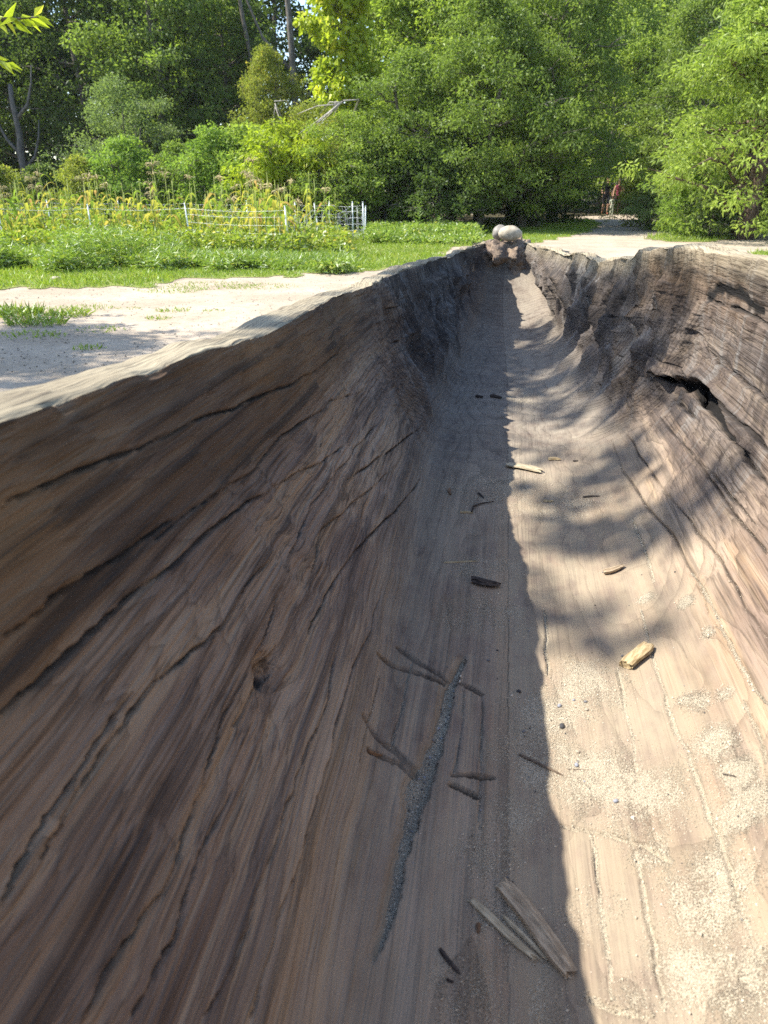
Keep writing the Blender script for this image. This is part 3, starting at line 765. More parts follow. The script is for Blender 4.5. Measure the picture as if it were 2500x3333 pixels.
def crown_mesh(name, clumps, per, L, W, rng, droop=.25, flat=.5, tint_amp=.33):
    """clumps: (x, y, z, radius) rows; leaves sit in sprays round each clump centre."""
    C = np.asarray(clumps, float)
    n = (per * (C[:, 3] / C[:, 3].mean()) ** 1.6).astype(int).clip(6)
    idx = np.repeat(np.arange(len(C)), n)
    N = len(idx)
    off = rng.normal(size=(N, 3)); off /= np.linalg.norm(off, axis=1, keepdims=True)
    rad = rng.random(N) ** .45
    off = off * rad[:, None] * C[idx, 3][:, None]; off[:, 2] *= flat
    P = C[idx, :3] + off
    D = off / (C[idx, 3][:, None] + 1e-6) * 1.1 + rng.normal(size=(N, 3)) * .55
    D[:, 2] -= droop
    base = np.clip(.5 + tint_amp * rng.normal(size=len(C)), 0, 1)
    tint = np.clip(base[idx] + .10 * rng.normal(size=N), 0, 1)
    sz = rng.uniform(.65, 1.25, N)
    V, Fc, T = leaves(P, D, L * sz, W * sz, rng, tint)
    return np_mesh(name, V, Fc, False, dict(tint=T))
def tree_meshes(name, seed, h, rx, base, top_r, n_limb, n_clump, per, L, W, crad=.5, trunk_r=.16, lean=0.0, droop=.25, stems=1, shape=.5, flat=.5, fill=.55):
    """A woody skeleton whose limbs carry leaf sprays. h height, rx crown radius, base crown base height."""
    r = np.random.default_rng(seed)
    m = MB()
    clumps = []
    limbs = []
    for s in range(stems):
        az = r.uniform(0, 6.28); sp = lean + (.22 if stems > 1 else .04)
        pts, rad = [], []
        x, y = .12 * s * math.cos(az), .12 * s * math.sin(az)
        nseg = 9
        hh = h * (.92 if s == 0 else r.uniform(.6, .9))
        for k in range(nseg + 1):
            f = k / nseg
            pts.append((x + sp * hh * f ** 1.3 * math.cos(az) * .6 + r.normal() * .03 * h * .2, y + sp * hh * f ** 1.3 * math.sin(az) * .6 + r.normal() * .03 * h * .2, hh * f - .05))
            rad.append(trunk_r * (1.25 if k == 0 else 1) * (1 - .88 * f) + .008)
        m.tube(pts, rad, 8)
        limbs.append(np.array(pts))
    allp = []
    for k in range(n_limb):
        T = limbs[k % stems]
        f0 = r.uniform(max(.08, (base - .6) / h), .88)
        i = f0 * (len(T) - 1); a = int(i); p0 = T[a] + (T[min(a + 1, len(T) - 1)] - T[a]) * (i - a)
        az = k * 2.39996 + r.normal() * .4
        hz = f0
        prof = (1 - hz) ** shape * (.55 + .45 * min(1, hz / .35))
        ln = rx * prof * r.uniform(.75, 1.15) + .25
        up = r.uniform(.15, .75) * (1 - .3 * hz)
        pts, rad = [], []
        for j in range(6):
            g = j / 5
            pts.append(p0 + np.array([math.cos(az) * ln * g, math.sin(az) * ln * g, up * ln * (g - .45 * g * g)]) + (r.normal(size=3) * .05 * ln if j else 0))
            rad.append(trunk_r * .38 * (1 - hz * .6) * (1 - .85 * g) + .006)
        m.tube(pts, rad, 5, False)
        allp.append(np.array(pts))
        for q in range(3):                  # twigs
            a = r.uniform(.4, .95); b = pts[int(a * 5)]
            d = np.array([math.cos(az + r.uniform(-1.2, 1.2)), math.sin(az + r.uniform(-1.2, 1.2)), r.uniform(-.1, .6)]) * ln * .35
            m.tube([b, b + d * .5 + r.normal(size=3) * .02, b + d], [rad[int(a * 5)] * .6, .008, .004], 4, False)
            allp.append(np.array([b, b + d * .5, b + d]))
    while len(clumps) < n_clump:
        if r.random() < 1 - fill:
            A = allp[r.integers(len(allp))]
            p = A[-1] * .0 + A[min(len(A) - 1, int(len(A) * r.uniform(.45, 1.0)))] + r.normal(size=3) * crad * .45
        else:                               # shell of the crown, lumpy
            f = r.random() ** .8; z = base + (h - base) * f
            prof = (1 - f) ** shape * (.62 + .38 * min(1, f / .25))
            az = r.uniform(0, 6.283)
            rr = rx * prof * (.80 + .28 * math.sin(az * 3 + seed + z * 2.1) * math.sin(z * 2.7 + seed)) * r.uniform(.72, 1.05)
            p = np.array([math.cos(az) * rr, math.sin(az) * rr, z])
        if p[2] < .15: continue
        clumps.append((*p, crad * r.uniform(.6, 1.35)))
    return m.mesh(name + '_trunk'), crown_mesh(name + '_crown', clumps, per, L, W, r, droop, flat)
PROTO = {}
def proto(key, **kw): PROTO[key] = tree_meshes(key, **kw)
proto('broad', seed=3, h=11.5, rx=4.2, base=1.6, top_r=1, n_limb=34, n_clump=620, per=44, L=0.183, W=0.091, crad=.55, trunk_r=.22)
proto('tall', seed=4, h=15, rx=4.0, base=3.0, top_r=1, n_limb=36, n_clump=620, per=39, L=0.232, W=0.134, crad=.65, trunk_r=.26, shape=.4)
proto('low', seed=5, h=7.0, rx=3.3, base=.5, top_r=1, n_limb=40, n_clump=520, per=52, L=0.146, W=0.063, crad=.42, trunk_r=.17, stems=2, shape=.55)
proto('over', seed=15, h=7.5, rx=3.4, base=1.5, top_r=1, n_limb=40, n_clump=480, per=54, L=.15, W=.062, crad=.45, trunk_r=.17, stems=2, shape=.5, droop=.45)
proto('spread', seed=6, h=6.6, rx=3.5, base=.3, top_r=1, n_limb=46, n_clump=560, per=56, L=0.159, W=0.051, crad=.42, trunk_r=.20, stems=3, shape=.62, droop=.5)
proto('shrub', seed=7, h=3.0, rx=1.7, base=.15, top_r=1, n_limb=30, n_clump=230, per=44, L=0.122, W=0.067, crad=.32, trunk_r=.05, stems=4, shape=.5)
proto('bush', seed=8, h=4.6, rx=2.3, base=.3, top_r=1, n_limb=30, n_clump=330, per=51, L=0.104, W=0.049, crad=.38, trunk_r=.08, stems=3, shape=.42)
proto('sumac', seed=9, h=3.2, rx=2.0, base=.5, top_r=1, n_limb=26, n_clump=130, per=39, L=0.244, W=0.067, crad=.42, trunk_r=.05, stems=4, shape=.5, droop=.55, flat=.35)
proto('vine', seed=10, h=8.5, rx=1.15, base=2.4, top_r=1, n_limb=16, n_clump=260, per=25, L=0.207, W=0.171, crad=.34, trunk_r=.10, shape=.25, droop=.6, fill=.85)
proto('back', seed=12, h=17, rx=5.2, base=.8, top_r=1, n_limb=30, n_clump=560, per=28, L=0.366, W=0.232, crad=.95, trunk_r=.26, shape=.4, fill=.75)
def tree(name, key, px, d, s, mat, label, cat='tree', group=None, rz=None, bark=None, sz=None, off=None):
    p = at_dist(px, d) if off is None else np.array(off)
    rz = (px * .37 + d) % 6.283 if rz is None else rz
    e = empty(name, (p[0], p[1], float(gz(p[0], p[1])) - .02), rz, s)
    if sz: e.scale = (s, s, s * sz)
    tm, cm = PROTO[key]
    t = link('trunk', tm, None, e)
    if not tm.materials: tm.materials.append(M_BARK)
    c = link('crown', cm, None, e)
    if not cm.materials: cm.materials.append(LM['mid'])
    for o, mm in ((t, bark or M_BARK), (c, LM[mat])):
        o.material_slots[0].link = 'OBJECT'; o.material_slots[0].material = mm
    return tag(e, label, cat, group)
FT = 'trees of the wood behind the garden'
# the back rows that close the wood
for k, (px, d, s, mt, lb) in enumerate([
        (-250, 47, .9, 'dark', 'tall dark tree in the deep wood beyond the left edge of the garden'),
        (90, 52, 1.0, 'dark', 'tall shaded tree high up behind the pale trunk at far left'),
        (420, 50, .95, 'dark', 'tall dark green tree rising behind the round bush on the left'),
        (720, 47, .9, 'mid', 'tall tree at the top left of centre behind the yellowing tree'),
        (1330, 45, .9, 'mid', 'tall tree at the back behind the bright vine column'),
        (1700, 50, .95, 'mid', 'tall tree behind the broad tree in the middle of the wood'),
        (2050, 55, .95, 'bright', 'tall sunlit tree deep behind the walking people'),
        (2330, 44, .9, 'dark', 'tall tree high up behind the spreading tree on the right'),
        (2680, 42, .9, 'dark', 'tall dark tree at the back of the right edge'),
        (-500, 66, 1.2, 'dark', 'farthest tall tree at the left behind the wood'), (40, 70, 1.2, 'dark', 'farthest dark tree glimpsed behind the pale trunk'), (620, 68, 1.2, 'dark', 'farthest tree glimpsed between the left trees'),
        (1000, 72, .45, 'mid', 'far tree low under the gap of sky'), (1500, 66, 1.2, 'dark', 'farthest tree glimpsed through the middle of the wood'), (1850, 70, 1.2, 'mid', 'far tree glimpsed above the walking people'),
        (1960, 58, .9, 'dark', 'dark tree closing the far end of the path'), (2230, 68, 1.2, 'mid', 'farthest tree glimpsed right of the path'), (2600, 64, 1.2, 'dark', 'farthest tree at the right behind the wood')]):
    tree('wood_tree', 'back', px, d, s, mt, lb, group=FT)
for k, (px, d, s, mt, lb, key) in enumerate([
        (-190, 36, .85, 'dark', 'shaded tree at the left edge above the corn', 'tall'),
        (100, 42, .95, 'dark', 'tree with a pale straight trunk standing in the dark wood at far left', 'tall'),
        (330, 39, .9, 'dark', 'dark leafy tree above the round bush', 'tall'),
        (560, 37, .85, 'mid', 'tall green tree to the right of the round bush', 'tall'),
        (760, 40, .9, 'mid', 'green tree between the round bush and the yellowing tree', 'broad'),
        (905, 43, .95, 'dark', 'tall tree with bare grey trunks below the gap of sky', 'tall'),
        (1350, 33, .95, 'bright', 'sunlit broad tree just right of the bright vine column', 'broad'),
        (1480, 31, .95, 'bright', 'big broad green tree in the middle of the wood edge', 'broad'),
        (1660, 31, .9, 'mid', 'big tree with dark stem left of the walking people', 'broad'),
        (1960, 41, .9, 'bright', 'light green tree over the path behind the walking people', 'broad'),
        (2230, 36, .85, 'mid', 'green tree behind the left side of the spreading tree', 'broad'),
        (2440, 31, .8, 'dark', 'broad tree behind the right side of the spreading tree', 'broad')]):
    tree('broadleaf_tree', key, px, d, s, mt, lb, group=FT)
tree('yellowing_tree', 'low', 890, 33, .60, 'olive', 'small yellowing tree with bare lower stems left of the sky gap', rz=1.0, off=None, sz=1.5)
tree('vine_covered_tree', 'vine', 1125, 28.5, 1.05, 'yellow', 'bright yellow-green column of vines climbing a tree')
tree('round_bush', 'bush', 425, 31, 1.08, 'grey', 'large rounded grey-green bush on the left behind the corn', 'bush', sz=1.0)
tree('overhanging_tree', 'low', 1330, 25.5, .80, 'mid', 'leaning leafy tree at the wood edge behind the end of the fence', sz=.9)
tree('overhanging_tree', 'over', 1560, 25, .86, 'mid', 'low-hanging leafy tree directly behind the stones of the canoe', rz=2.0)
tree('overhanging_tree', 'over', 1700, 26, .75, 'bright', 'light green tree drooping over the dark hollow left of the path', rz=.6)
tree('path_tree', 'over', 1740, 26.5, .95, 'mid', 'tree arching over the left side of the path before the walkers', rz=1.1, sz=1.15)
tree('spreading_tree', 'spread', 2435, 20.4, .98, 'bright', 'spreading bright green tree with slanting brown trunk right of the path', rz=2.2, bark=M_BARK2)
tree('spreading_tree', 'spread', 2680, 21.5, .95, 'bright', 'bright green tree at the right edge behind the grass', rz=.4, bark=M_BARK2)
SG = 'shrubs along the edge of the wood'
for (px, d, s, mt, key, lb) in [
        (280, 26.5, .75, 'olive', 'shrub', 'low olive shrub behind the left part of the corn'),
        (420, 27, .95, 'fresh', 'shrub', 'fresh green shrub below the round grey-green bush'),
        (600, 27, .9, 'mid', 'shrub', 'mid green shrub behind the middle of the corn'),
        (720, 26, 1.02, 'fresh', 'shrub', 'arching green shrub left of the upright bright shrub'),
        (820, 26, 1.05, 'bright', 'shrub', 'upright bright green shrub in front of the dark gap'),
        (930, 25, .98, 'yellow', 'sumac', 'yellow-green sumac with long leaflets left of the fence corner'),
        (1030, 25.5, .80, 'olive', 'bush', 'olive bush behind the fence below the dead grey branches'),
        (1130, 24.5, .72, 'bright', 'bush', 'bright leafy bush right behind the fence corner'),
        (1240, 24.5, .95, 'mid', 'shrub', 'dark leafy shrub just right of the fence corner'),
        (1420, 23.8, .85, 'dark', 'shrub', 'dark shrub in the shade left of the canoe stones'),
        (1690, 26.8, .9, 'dark', 'shrub', 'dark shrub in the shade right of the canoe stones'),
        (1815, 30, .9, 'dark', 'shrub', 'shaded shrub immediately left of the walking people'),
        (2120, 27, .72, 'olive', 'shrub', 'olive shrub immediately right of the walking people'),
        (2175, 24.5, .62, 'grey', 'shrub', 'pale green shrub left of the slanting trunk'),
        (2255, 22.4, .72, 'fresh', 'shrub', 'leafy shrub at the foot of the spreading tree'),
        (2330, 20.9, .5, 'dark', 'shrub', 'small dark shrub hugging the slanting trunk'),
        (2480, 27, .8, 'bright', 'shrub', 'bright shrub seen behind the slanting trunk at the right'),
        (-60, 27.5, .9, 'olive', 'shrub', 'olive shrub at the left edge behind the corn'),
        (140, 30, .7, 'dark', 'shrub', 'dark shrub at the foot of the pale trunk')]:
    tree('shrub', key, px, d, s, mt, lb, 'shrub', SG)
# bare stems that show in front of the foliage
def bare_trunk(px, d, h, r0, label, lean=0, seed=0, name='tree_trunk', mat=None, fork=True):
    rn = random.Random(seed)
    p = at_dist(px, d)
    e = empty(name, (p[0], p[1], -.05))
    m = MB()
    pts = [(lean * h * f + rn.uniform(-.06, .06), rn.uniform(-.06, .06), h * f) for f in [k / 8 for k in range(9)]]
    m.tube(pts, [r0 * (1.3 if k == 0 else 1 - .07 * k) for k in range(9)], 10)
    link('trunk', m.mesh('trunk'), mat or M_BARK, e)
    if fork:
        for sgn, f in ((1, 3), (-1, 4), (1, 6)):
            q = Vector(pts[f]); ln = h * .32
            m = MB(); m.tube([q, q + Vector((sgn * ln * .35, .1, ln * .35)), q + Vector((sgn * ln * .55, .1, ln * .8)), q + Vector((sgn * ln * .6, .2, ln * 1.2))], [r0 * .42, r0 * .32, r0 * .2, r0 * .07], 7)
            link('limb', m.mesh('limb'), mat or M_BARK, e)
    return tag(e, label, 'tree')
bare_trunk(96, 34.0, 5.2, .20, 'pale straight bare trunk forking low in the dark wood at far left', .01, 3, mat=bark_mat('pale_bark', (.06, .058, .056), (.12, .115, .11)))
bare_trunk(975, 37, 12, .20, 'grey upright trunk forking just left of the patch of sky', -.01, 4)
bare_trunk(905, 38.5, 11, .16, 'thin grey trunk leaning left above the yellowing tree', -.14, 5, fork=False)
bare_trunk(1790, 30, 8, .11, 'dark slim trunk in front of the leaves left of the path', .0, 6, mat=M_BARK2, fork=False)
# dead branches
def dead_branch(px, py, d, dx, dz, n, label, seed):
    rn = random.Random(seed)
    r_ = ray(px, py); k = d / (r_[1] * math.cos(PSI) - r_[0] * math.sin(PSI)); p = Vector((0, 0, HC)) + Vector(r_) * k
    g = Vector((p.x + .7, p.y + 2.6, 0))
    e = empty('dead_branch', g)
    m = MB(); a = p - g
    top = a + Vector((dx, 0, dz))
    m.tube([a * .55 + Vector((.3, 1.0, .1)), a * .75 + Vector((.3, .6, .2)), top + Vector((.4, .3, .05)), top], [.035, .03, .025, .02], 6)
    link('stem', m.mesh('stem'), M_DEAD, e)
    for k in range(n):
        f = rn.uniform(0, 1); b = top + (a - top) * f * .4
        m = MB(); en = a + Vector((rn.uniform(-.9, .5), rn.uniform(-.3, .3), rn.uniform(-.6, .25)))
        m.tube([b, (b + en) / 2 + Vector((0, 0, rn.uniform(-.05, .2))), en], [.022, .016, .006], 5)
        link('twig', m.mesh('twig'), M_DEAD, e)
    tag(e, label, 'branch')
dead_branch(1040, 385, 24.3, .75, .45, 9, 'fan of bare grey dead twigs below the vine column', 4)
dead_branch(905, 390, 30.0, -.1, .6, 3, 'crooked bare grey twig hanging below the yellowing tree', 6)

# the tree left of the picture whose branches shade the canoe and whose leaf tips hang into the top left corner
def shade_tree():
    r = np.random.default_rng(77)
    S = np.array(SD)
    e = empty('shade_tree', (-9.6, 3.6, 0))
    base = np.array([-9.6, 3.6, 0])
    m = MB()
    tp = [base + np.array(q) for q in ((0, 0, -.05), (.1, .1, 1.5), (.2, .2, 3), (.35, .4, 4.6), (.5, .6, 6.3), (.5, .9, 8.4))]
    m.tube([p - base for p in tp], [.27, .22, .19, .16, .11, .04], 10)
    clumps, tips = [], []
    def shade(px, py, t, rad, n=2, spread=.5):   # a spray whose shadow falls on that spot of canoe or ground
        if py < 0: c = on_ground(px, -py)
        elif py > 860 and px > 900: c = np.array(surf(px, py)[0])
        else: c = on_ground(px, py)
        for _ in range(n):
            tt = t + r.uniform(-.8, .8)
            p = c + S * tt + r.normal(size=3) * rad * spread
            clumps.append((*p, rad * r.uniform(.7, 1.1))); tips.append(p)
    # patches of shade on the canoe floor and walls (photograph pixels)
    for (px, py, rad, n) in [(1790, 1960, .10, 2), (1870, 1965, .09, 2), (1760, 1990, .07, 1), (2120, 1700, .12, 3), (2210, 1660, .10, 2), (1960, 1745, .10, 3), (2040, 1720, .10, 2), (1860, 1740, .09, 2), (2300, 1620, .07, 1), (1830, 1590, .09, 2), (1960, 1520, .09, 2), (2080, 1480, .11, 2),
                             (2150, 1400, .11, 2), (1950, 1330, .12, 2), (1750, 1345, .08, 1), (2050, 1270, .14, 3), (1800, 1240, .14, 3), (1950, 1180, .18, 4), (1830, 1120, .2, 5), (1720, 1150, .2, 5), (1660, 1085, .14, 6), (1740, 1080, .14, 6), (1800, 1060, .14, 4),
                             (1880, 1020, .14, 4), (2100, 1150, .13, 2), (1980, 1060, .2, 4), (2030, 980, .14, 3), (2200, 960, .11, 2), (2160, 1000, .12, 2), (1900, 900, .14, 4), (2090, 880, .09, 1), (2250, 860, .07, 1), (1850, 900, .1, 2), (1650, 1180, .2, 4), (1680, 1230, .16, 3)]:
        shade(px, py, r.uniform(6.4, 8.6), rad, n)
    for (px, py, rad, n) in [(30, 1120, .35, 8), (150, 1085, .32, 7), (60, 1180, .35, 8), (260, 1110, .28, 6), (330, 1130, .25, 4), (380, 1085, .25, 2), (450, 1120, .2, 2), (540, 1075, .14, 2), (200, 1150, .3, 4), (-150, 1100, .5, 8), (-300, 1180, .6, 8), (370, 1025, .10, 1), (130, 1040, .25, 2), (300, 1060, .2, 2)]:
        shade(px, -py, r.uniform(5.6, 7.4), rad, n)
    for k in range(70):                     # the rest of the crown
        p = np.array([-10.4, 4.4, 7.3]) + r.normal(size=3) * np.array([1.0, 1.2, .9])
        if p[2] > 4.6: clumps.append((*p, r.uniform(.35, .6))); tips.append(p)
    # limbs grow from the trunk towards groups of sprays
    T = np.array(tips)
    for k in range(26):
        c = T[r.integers(len(T))]
        j = np.argmin(np.abs(np.array([p[2] for p in tp]) - max(2.4, c[2] - 2.2)))
        a = tp[j]; mid = (a + c) / 2 + np.array([0, 0, .45]) + r.normal(size=3) * .15
        m.tube([a - base, (a + mid) / 2 - base + np.array([0, 0, .1]), mid - base, (mid + c) / 2 - base + np.array([0, 0, .12]), c - base], [.05, .04, .028, .016, .006], 5, False)
    # branch tips in the top left corner
    def spot(px, py, d):
        r_ = ray(px, py); return np.array([0, 0, HC]) + r_ * (d / (r_[1] * math.cos(PSI) - r_[0] * math.sin(PSI)))
    P, Dd, Ls, Ws = [], [], [], []
    for (pts, d) in (([(-260, 30), (-60, 60), (40, 62), (125, 55)], 4.6), ([(-300, 110), (-120, 165), (-30, 190), (20, 205)], 4.4)):
        w = [spot(x, y, d) for x, y in pts]
        root = np.array([-6.4, 4.0, 4.0])
        m.tube([tp[2] - base, root - base, w[0] - base] + [q - base for q in w[1:]], [.05, .035, .02, .012, .007, .004], 5, False)
        for i in range(len(w) - 1):
            for q in range(9):
                f = r.random(); b = w[i] + (w[i + 1] - w[i]) * f
                al = (w[i + 1] - w[i]); al = al / np.linalg.norm(al)
                P.append(b); Dd.append(al * .8 + r.normal(size=3) * .5 + np.array([0, 0, -.25])); Ls.append(r.uniform(.075, .12)); Ws.append(r.uniform(.03, .045))
    C = np.array(clumps); C[:, :3] -= base
    n_leaf = np.clip((C[:, 3] / .2) ** 2 * 52, 14, 160).astype(int)
    idx = np.repeat(np.arange(len(C)), n_leaf); N = len(idx)
    off = r.normal(size=(N, 3)); off /= np.linalg.norm(off, axis=1, keepdims=True)
    off *= (r.random(N) ** .5 * C[idx, 3])[:, None]
    d2 = off / C[idx, 3][:, None] + r.normal(size=(N, 3)) * .6; d2[:, 2] -= .3
    p1 = leaves(C[idx, :3] + off, d2, r.uniform(.08, .13, N), r.uniform(.04, .065, N), r, np.clip(r.normal(size=N) * .2 + .5, 0, 1))
    p2 = leaves(np.array(P) - base, np.array(Dd), np.array(Ls), np.array(Ws), r, np.clip(r.normal(size=len(P)) * .2 + .6, 0, 1))
    V, Fc, Tn = merge([p1, p2])
    link('trunk', m.mesh('trunk'), M_BARK, e)
    link('crown', np_mesh('shade_crown', V, Fc, False, dict(tint=Tn)), LM['yellow'], e)
    tag(e, 'tree beyond the left edge with sunlit leaf tips hanging into the top left corner', 'tree')
shade_tree()
# ------------------------------------------------------------------ garden plot: fence, corn, weeds
M_WHITE = NT('white_fence_plastic').bsdf((.72, .76, .80), .5)
M_STRAND = NT('white_fence_strand').bsdf((.74, .76, .78), .6)
def post_line():
    g = lambda px, py: Vector((*on_ground(px, py)[:2], 0))
    front = [g(-260, 822), g(20, 815), g(308, 812), g(625, 812), g(940, 832)]
    corner = [g(1045, 800), g(1150, 781), g(1190, 773)]
    b0 = at_dist(1180, 21.0)
    back = [Vector(at_dist(px, d)) for px, d in ((1182, 19.8), (1070, 20.4), (960, 20.8), (800, 21.4), (600, 22.0), (380, 22.6), (150, 23.2), (-120, 23.8))]
    return front + corner + back
PL = post_line()
fence = empty('netting_fence', PL[4])
fi = Matrix.Translation(-PL[4])
tilt = {4: (-.03, .0), 5: (-.13, .0), 2: (.0, 0), 3: (-.06, 0)}
tops = []
for k, p in enumerate(PL):
    tx, ty = tilt.get(k, (0.01 * math.sin(k * 3), 0))
    tp = p + Vector((tx, ty, .93 if k != 7 else .80)); tops.append(tp)
    m = MB(); m.tube([p + Vector((0, 0, -.1)), p * .5 + tp * .5, tp], [.016, .014, .013], 6)
    m.tube([tp - Vector((0, 0, .012)), tp + Vector((0, 0, .018))], [.014, .013], 6)
    o = link('post', m.mesh('post'), M_WHITE, fence); o.matrix_parent_inverse = fi
rn = random.Random(5)
rows = [.12, .26, .42, .58, .74, .86]
for hz in rows:
    m = MB(); pts = []
    for k in range(len(PL) - 1):
        for j in range(6):
            f = j / 6
            sag = (.07 + (.26 if k in (4, 5) else 0) * (hz / .86)) * math.sin(math.pi * f) * (hz + .15)
            a = PL[k].lerp(tops[k], hz / .93); b = PL[k + 1].lerp(tops[k + 1], hz / .93)
            q = a.lerp(b, f); pts.append(q - Vector((0, 0, sag * .6 if hz > .2 else 0)))
    pts.append(tops[-1] * (hz / .93) + PL[-1] * (1 - hz / .93))
    if hz != .86: pts = pts[18:]      # the front run's lower strands are lost in the weeds
    m.tube(pts, .0024, 4, False)
    o = link('strand', m.mesh('strand'), M_STRAND, fence); o.matrix_parent_inverse = fi
m = MB()
for k in range(3, len(PL) - 1):
    n = max(3, int((PL[k + 1] - PL[k]).length / .17))
    for j in range(1, n):
        f = j / n
        slant = (.22 if k in (4, 5, 6) else .03) * math.sin(j * 1.7 + k)
        a = PL[k].lerp(PL[k + 1], f); b = tops[k].lerp(tops[k + 1], min(1, max(0, f + slant)))
        sag = (.07 + (.26 if k in (4, 5) else 0)) * math.sin(math.pi * f) * .6
        m.tube([a, a.lerp(b, .5) + Vector((rn.uniform(-.02, .02), 0, -sag * .4)), b - Vector((0, 0, sag + .06))], .0022, 3, False)
o = link('netting', m.mesh('netting'), M_STRAND, fence); o.matrix_parent_inverse = fi
o['kind'] = 'stuff'
tag(fence, 'sagging white plastic netting fence on thin posts around the corn plot', 'fence')

M_STALK = NT('corn_stalk').bsdf((.26, .30, .07), .7)
M_TASSEL = NT('corn_tassel').bsdf((.40, .33, .17), .85)
def corn_leaf_mat():
    t = NT('corn_leaf')
    rnd = t.n('ObjectInfo').outputs['Random']
    c = t.mix(t.ramp(rnd, .1, .9), (.22, .33, .04), (.50, .46, .07))
    c = t.mix(t.ramp(rnd, .86, .97), c, (.44, .30, .10))
    d = t.n('BsdfDiffuse', {'Color': c}).outputs[0]; tr = t.n('BsdfTranslucent', {'Color': c}).outputs[0]
    return t.done(t.n('MixShader', {0: .45, 1: d, 2: tr}).outputs[0])
M_CORNLEAF = corn_leaf_mat()
def corn_leaf(seed):
    r = random.Random(seed)
    L = r.uniform(.42, .66); W = r.uniform(.036, .055); up = r.uniform(.35, .75)
    V, Fs = [], []
    n = 8
    for k in range(n + 1):
        f = k / n
        x = L * (f * .85); z = L * (up * f * 1.5 - (1.15 + up * .5) * f ** 2.2)
        w = W * math.sin(math.pi * min(.98, f * .9 + .1)) ** .7 * (1 - f * .25)
        tw = .5 * f * math.sin(seed)
        V += [(x, -w * math.cos(tw), z - w * math.sin(tw) + .25 * w), (x, 0, z), (x, w * math.cos(tw), z + w * math.sin(tw) + .25 * w)]
    for k in range(n):
        for j in (0, 1): Fs.append((k * 3 + j, k * 3 + j + 1, k * 3 + j + 4, k * 3 + j + 3))
    m = MB(); m.add(V, Fs)
    return m.mesh('corn_leaf')
CL = [corn_leaf(k) for k in range(7)]
for me in CL: me.materials.append(M_CORNLEAF)
def tassel_mesh(seed):
    r = random.Random(seed); m = MB()
    m.tube([(0, 0, 0), (0, 0, .13), (.01, 0, .26)], [.006, .005, .003], 4)
    for k in range(8):
        a = r.uniform(0, 6.28); h = r.uniform(.02, .12); l = r.uniform(.10, .17)
        m.tube([(0, 0, h), (math.cos(a) * l * .4, math.sin(a) * l * .4, h + l * .55), (math.cos(a) * l * .95, math.sin(a) * l * .95, h + l * .45), (math.cos(a) * l * 1.15, math.sin(a) * l * 1.15, h + l * .12)], [.007, .008, .007, .003], 4)
    return m.mesh('tassel')
TS = [tassel_mesh(k) for k in range(4)]
ST = []
for k in range(3):
    m = MB(); m.tube([(0, 0, -.03), (.01 * k, .01, .5), (-.01, .012 * k, 1.0), (0, 0, 1.3)], [.014, .012, .009, .005], 6); ST.append(m.mesh('stalk'))
rn = random.Random(12)
spots = []
plot = [tuple(p[:2]) for p in PL]
tries = 0
while len(spots) < 150 and tries < 20000:
    tries += 1
    d = 15.0 + 5.5 * rn.random() ** 1.3; px = rn.uniform(-120, 1120 - (0 if d > 18 else 150))
    p = at_dist(px, d)
    if px > 980 and rn.random() < .6: continue
    if not in_poly(np.array(p[0]), np.array(p[1]), plot): continue
    if any((p[0] - q[0]) ** 2 + (p[1] - q[1]) ** 2 < .12 for q in spots): continue
    spots.append((p[0], p[1], px))
for (x, y, px) in spots:
    hs = rn.uniform(.65, 1.15) * (1.12 if px < 200 else 1.0) * (1.18 if rn.random() < .10 else 1)
    e = empty('corn_plant', (x, y, float(gz(x, y))), rn.uniform(0, 6.28), 1.0)
    link('stalk', ST[rn.randrange(3)], M_STALK, e).scale = (1.1, 1.1, hs)
    n = rn.randint(5, 8)
    for k in range(n):
        o = link('leaf', CL[rn.randrange(7)], None, e)
        o.location = (0, 0, (.25 + .92 * k / n) * hs); s_ = rn.uniform(.75, 1.1) * (1.05 - .35 * k / n); o.scale = (s_, s_, s_)
        o.rotation_euler = (rn.uniform(-.25, .25), rn.uniform(-.35, .25), (k % 2) * math.pi + rn.uniform(-.7, .7))
    if rn.random() < .28:
        o = link('tassel', TS[rn.randrange(4)], M_TASSEL, e); o.location = (0, 0, 1.27 * hs); o.rotation_euler = (rn.uniform(-.15, .15), rn.uniform(-.15, .15), rn.uniform(0, 6))
    tag(e, 'yellowing corn plant with drooping strap leaves inside the white netting fence', 'corn plant', 'corn plants in the garden plot')
# weeds between lawn and corn
M_WEED = leaf_mat('weed_leaf', (.14, .22, .035), (.33, .43, .08), (.46, .44, .10), .45, .05)
M_WEED2 = leaf_mat('bean_leaf', (.15, .22, .03), (.36, .42, .07), (.60, .47, .07), .5, .05)
def weed_cloud(name, n, mat, label, region, hfun, L, W, seed, per=26):
    r = np.random.default_rng(seed)
    C = []
    while len(C) < n:
        d = r.uniform(region[2], region[3]); px = r.uniform(region[0], region[1])
        p = at_dist(px, d)
        h = hfun(px, d, r)
        if h <= 0: continue
        C.append((p[0], p[1], h))
    C = np.array(C)
    idx = np.repeat(np.arange(n), per); N = len(idx)
    f = r.random(N) ** .7
    P = np.stack([C[idx, 0] + r.normal(size=N) * .10, C[idx, 1] + r.normal(size=N) * .10, C[idx, 2] * f + .01], 1)
    D = np.stack([r.normal(size=N), r.normal(size=N), r.normal(size=N) * .4 + .35], 1)
    ti = np.clip(.5 + .25 * r.normal(size=n)[idx] + .12 * r.normal(size=N), 0, 1)
    V, Fc, T = leaves(P, D, L * r.uniform(.6, 1.3, N), W * r.uniform(.6, 1.3, N), r, ti)
    m = MB()
    o = link(name, np_mesh(name, V, Fc, False, dict(tint=T)), mat)
    return tag(o, label, 'weeds', kind='stuff')
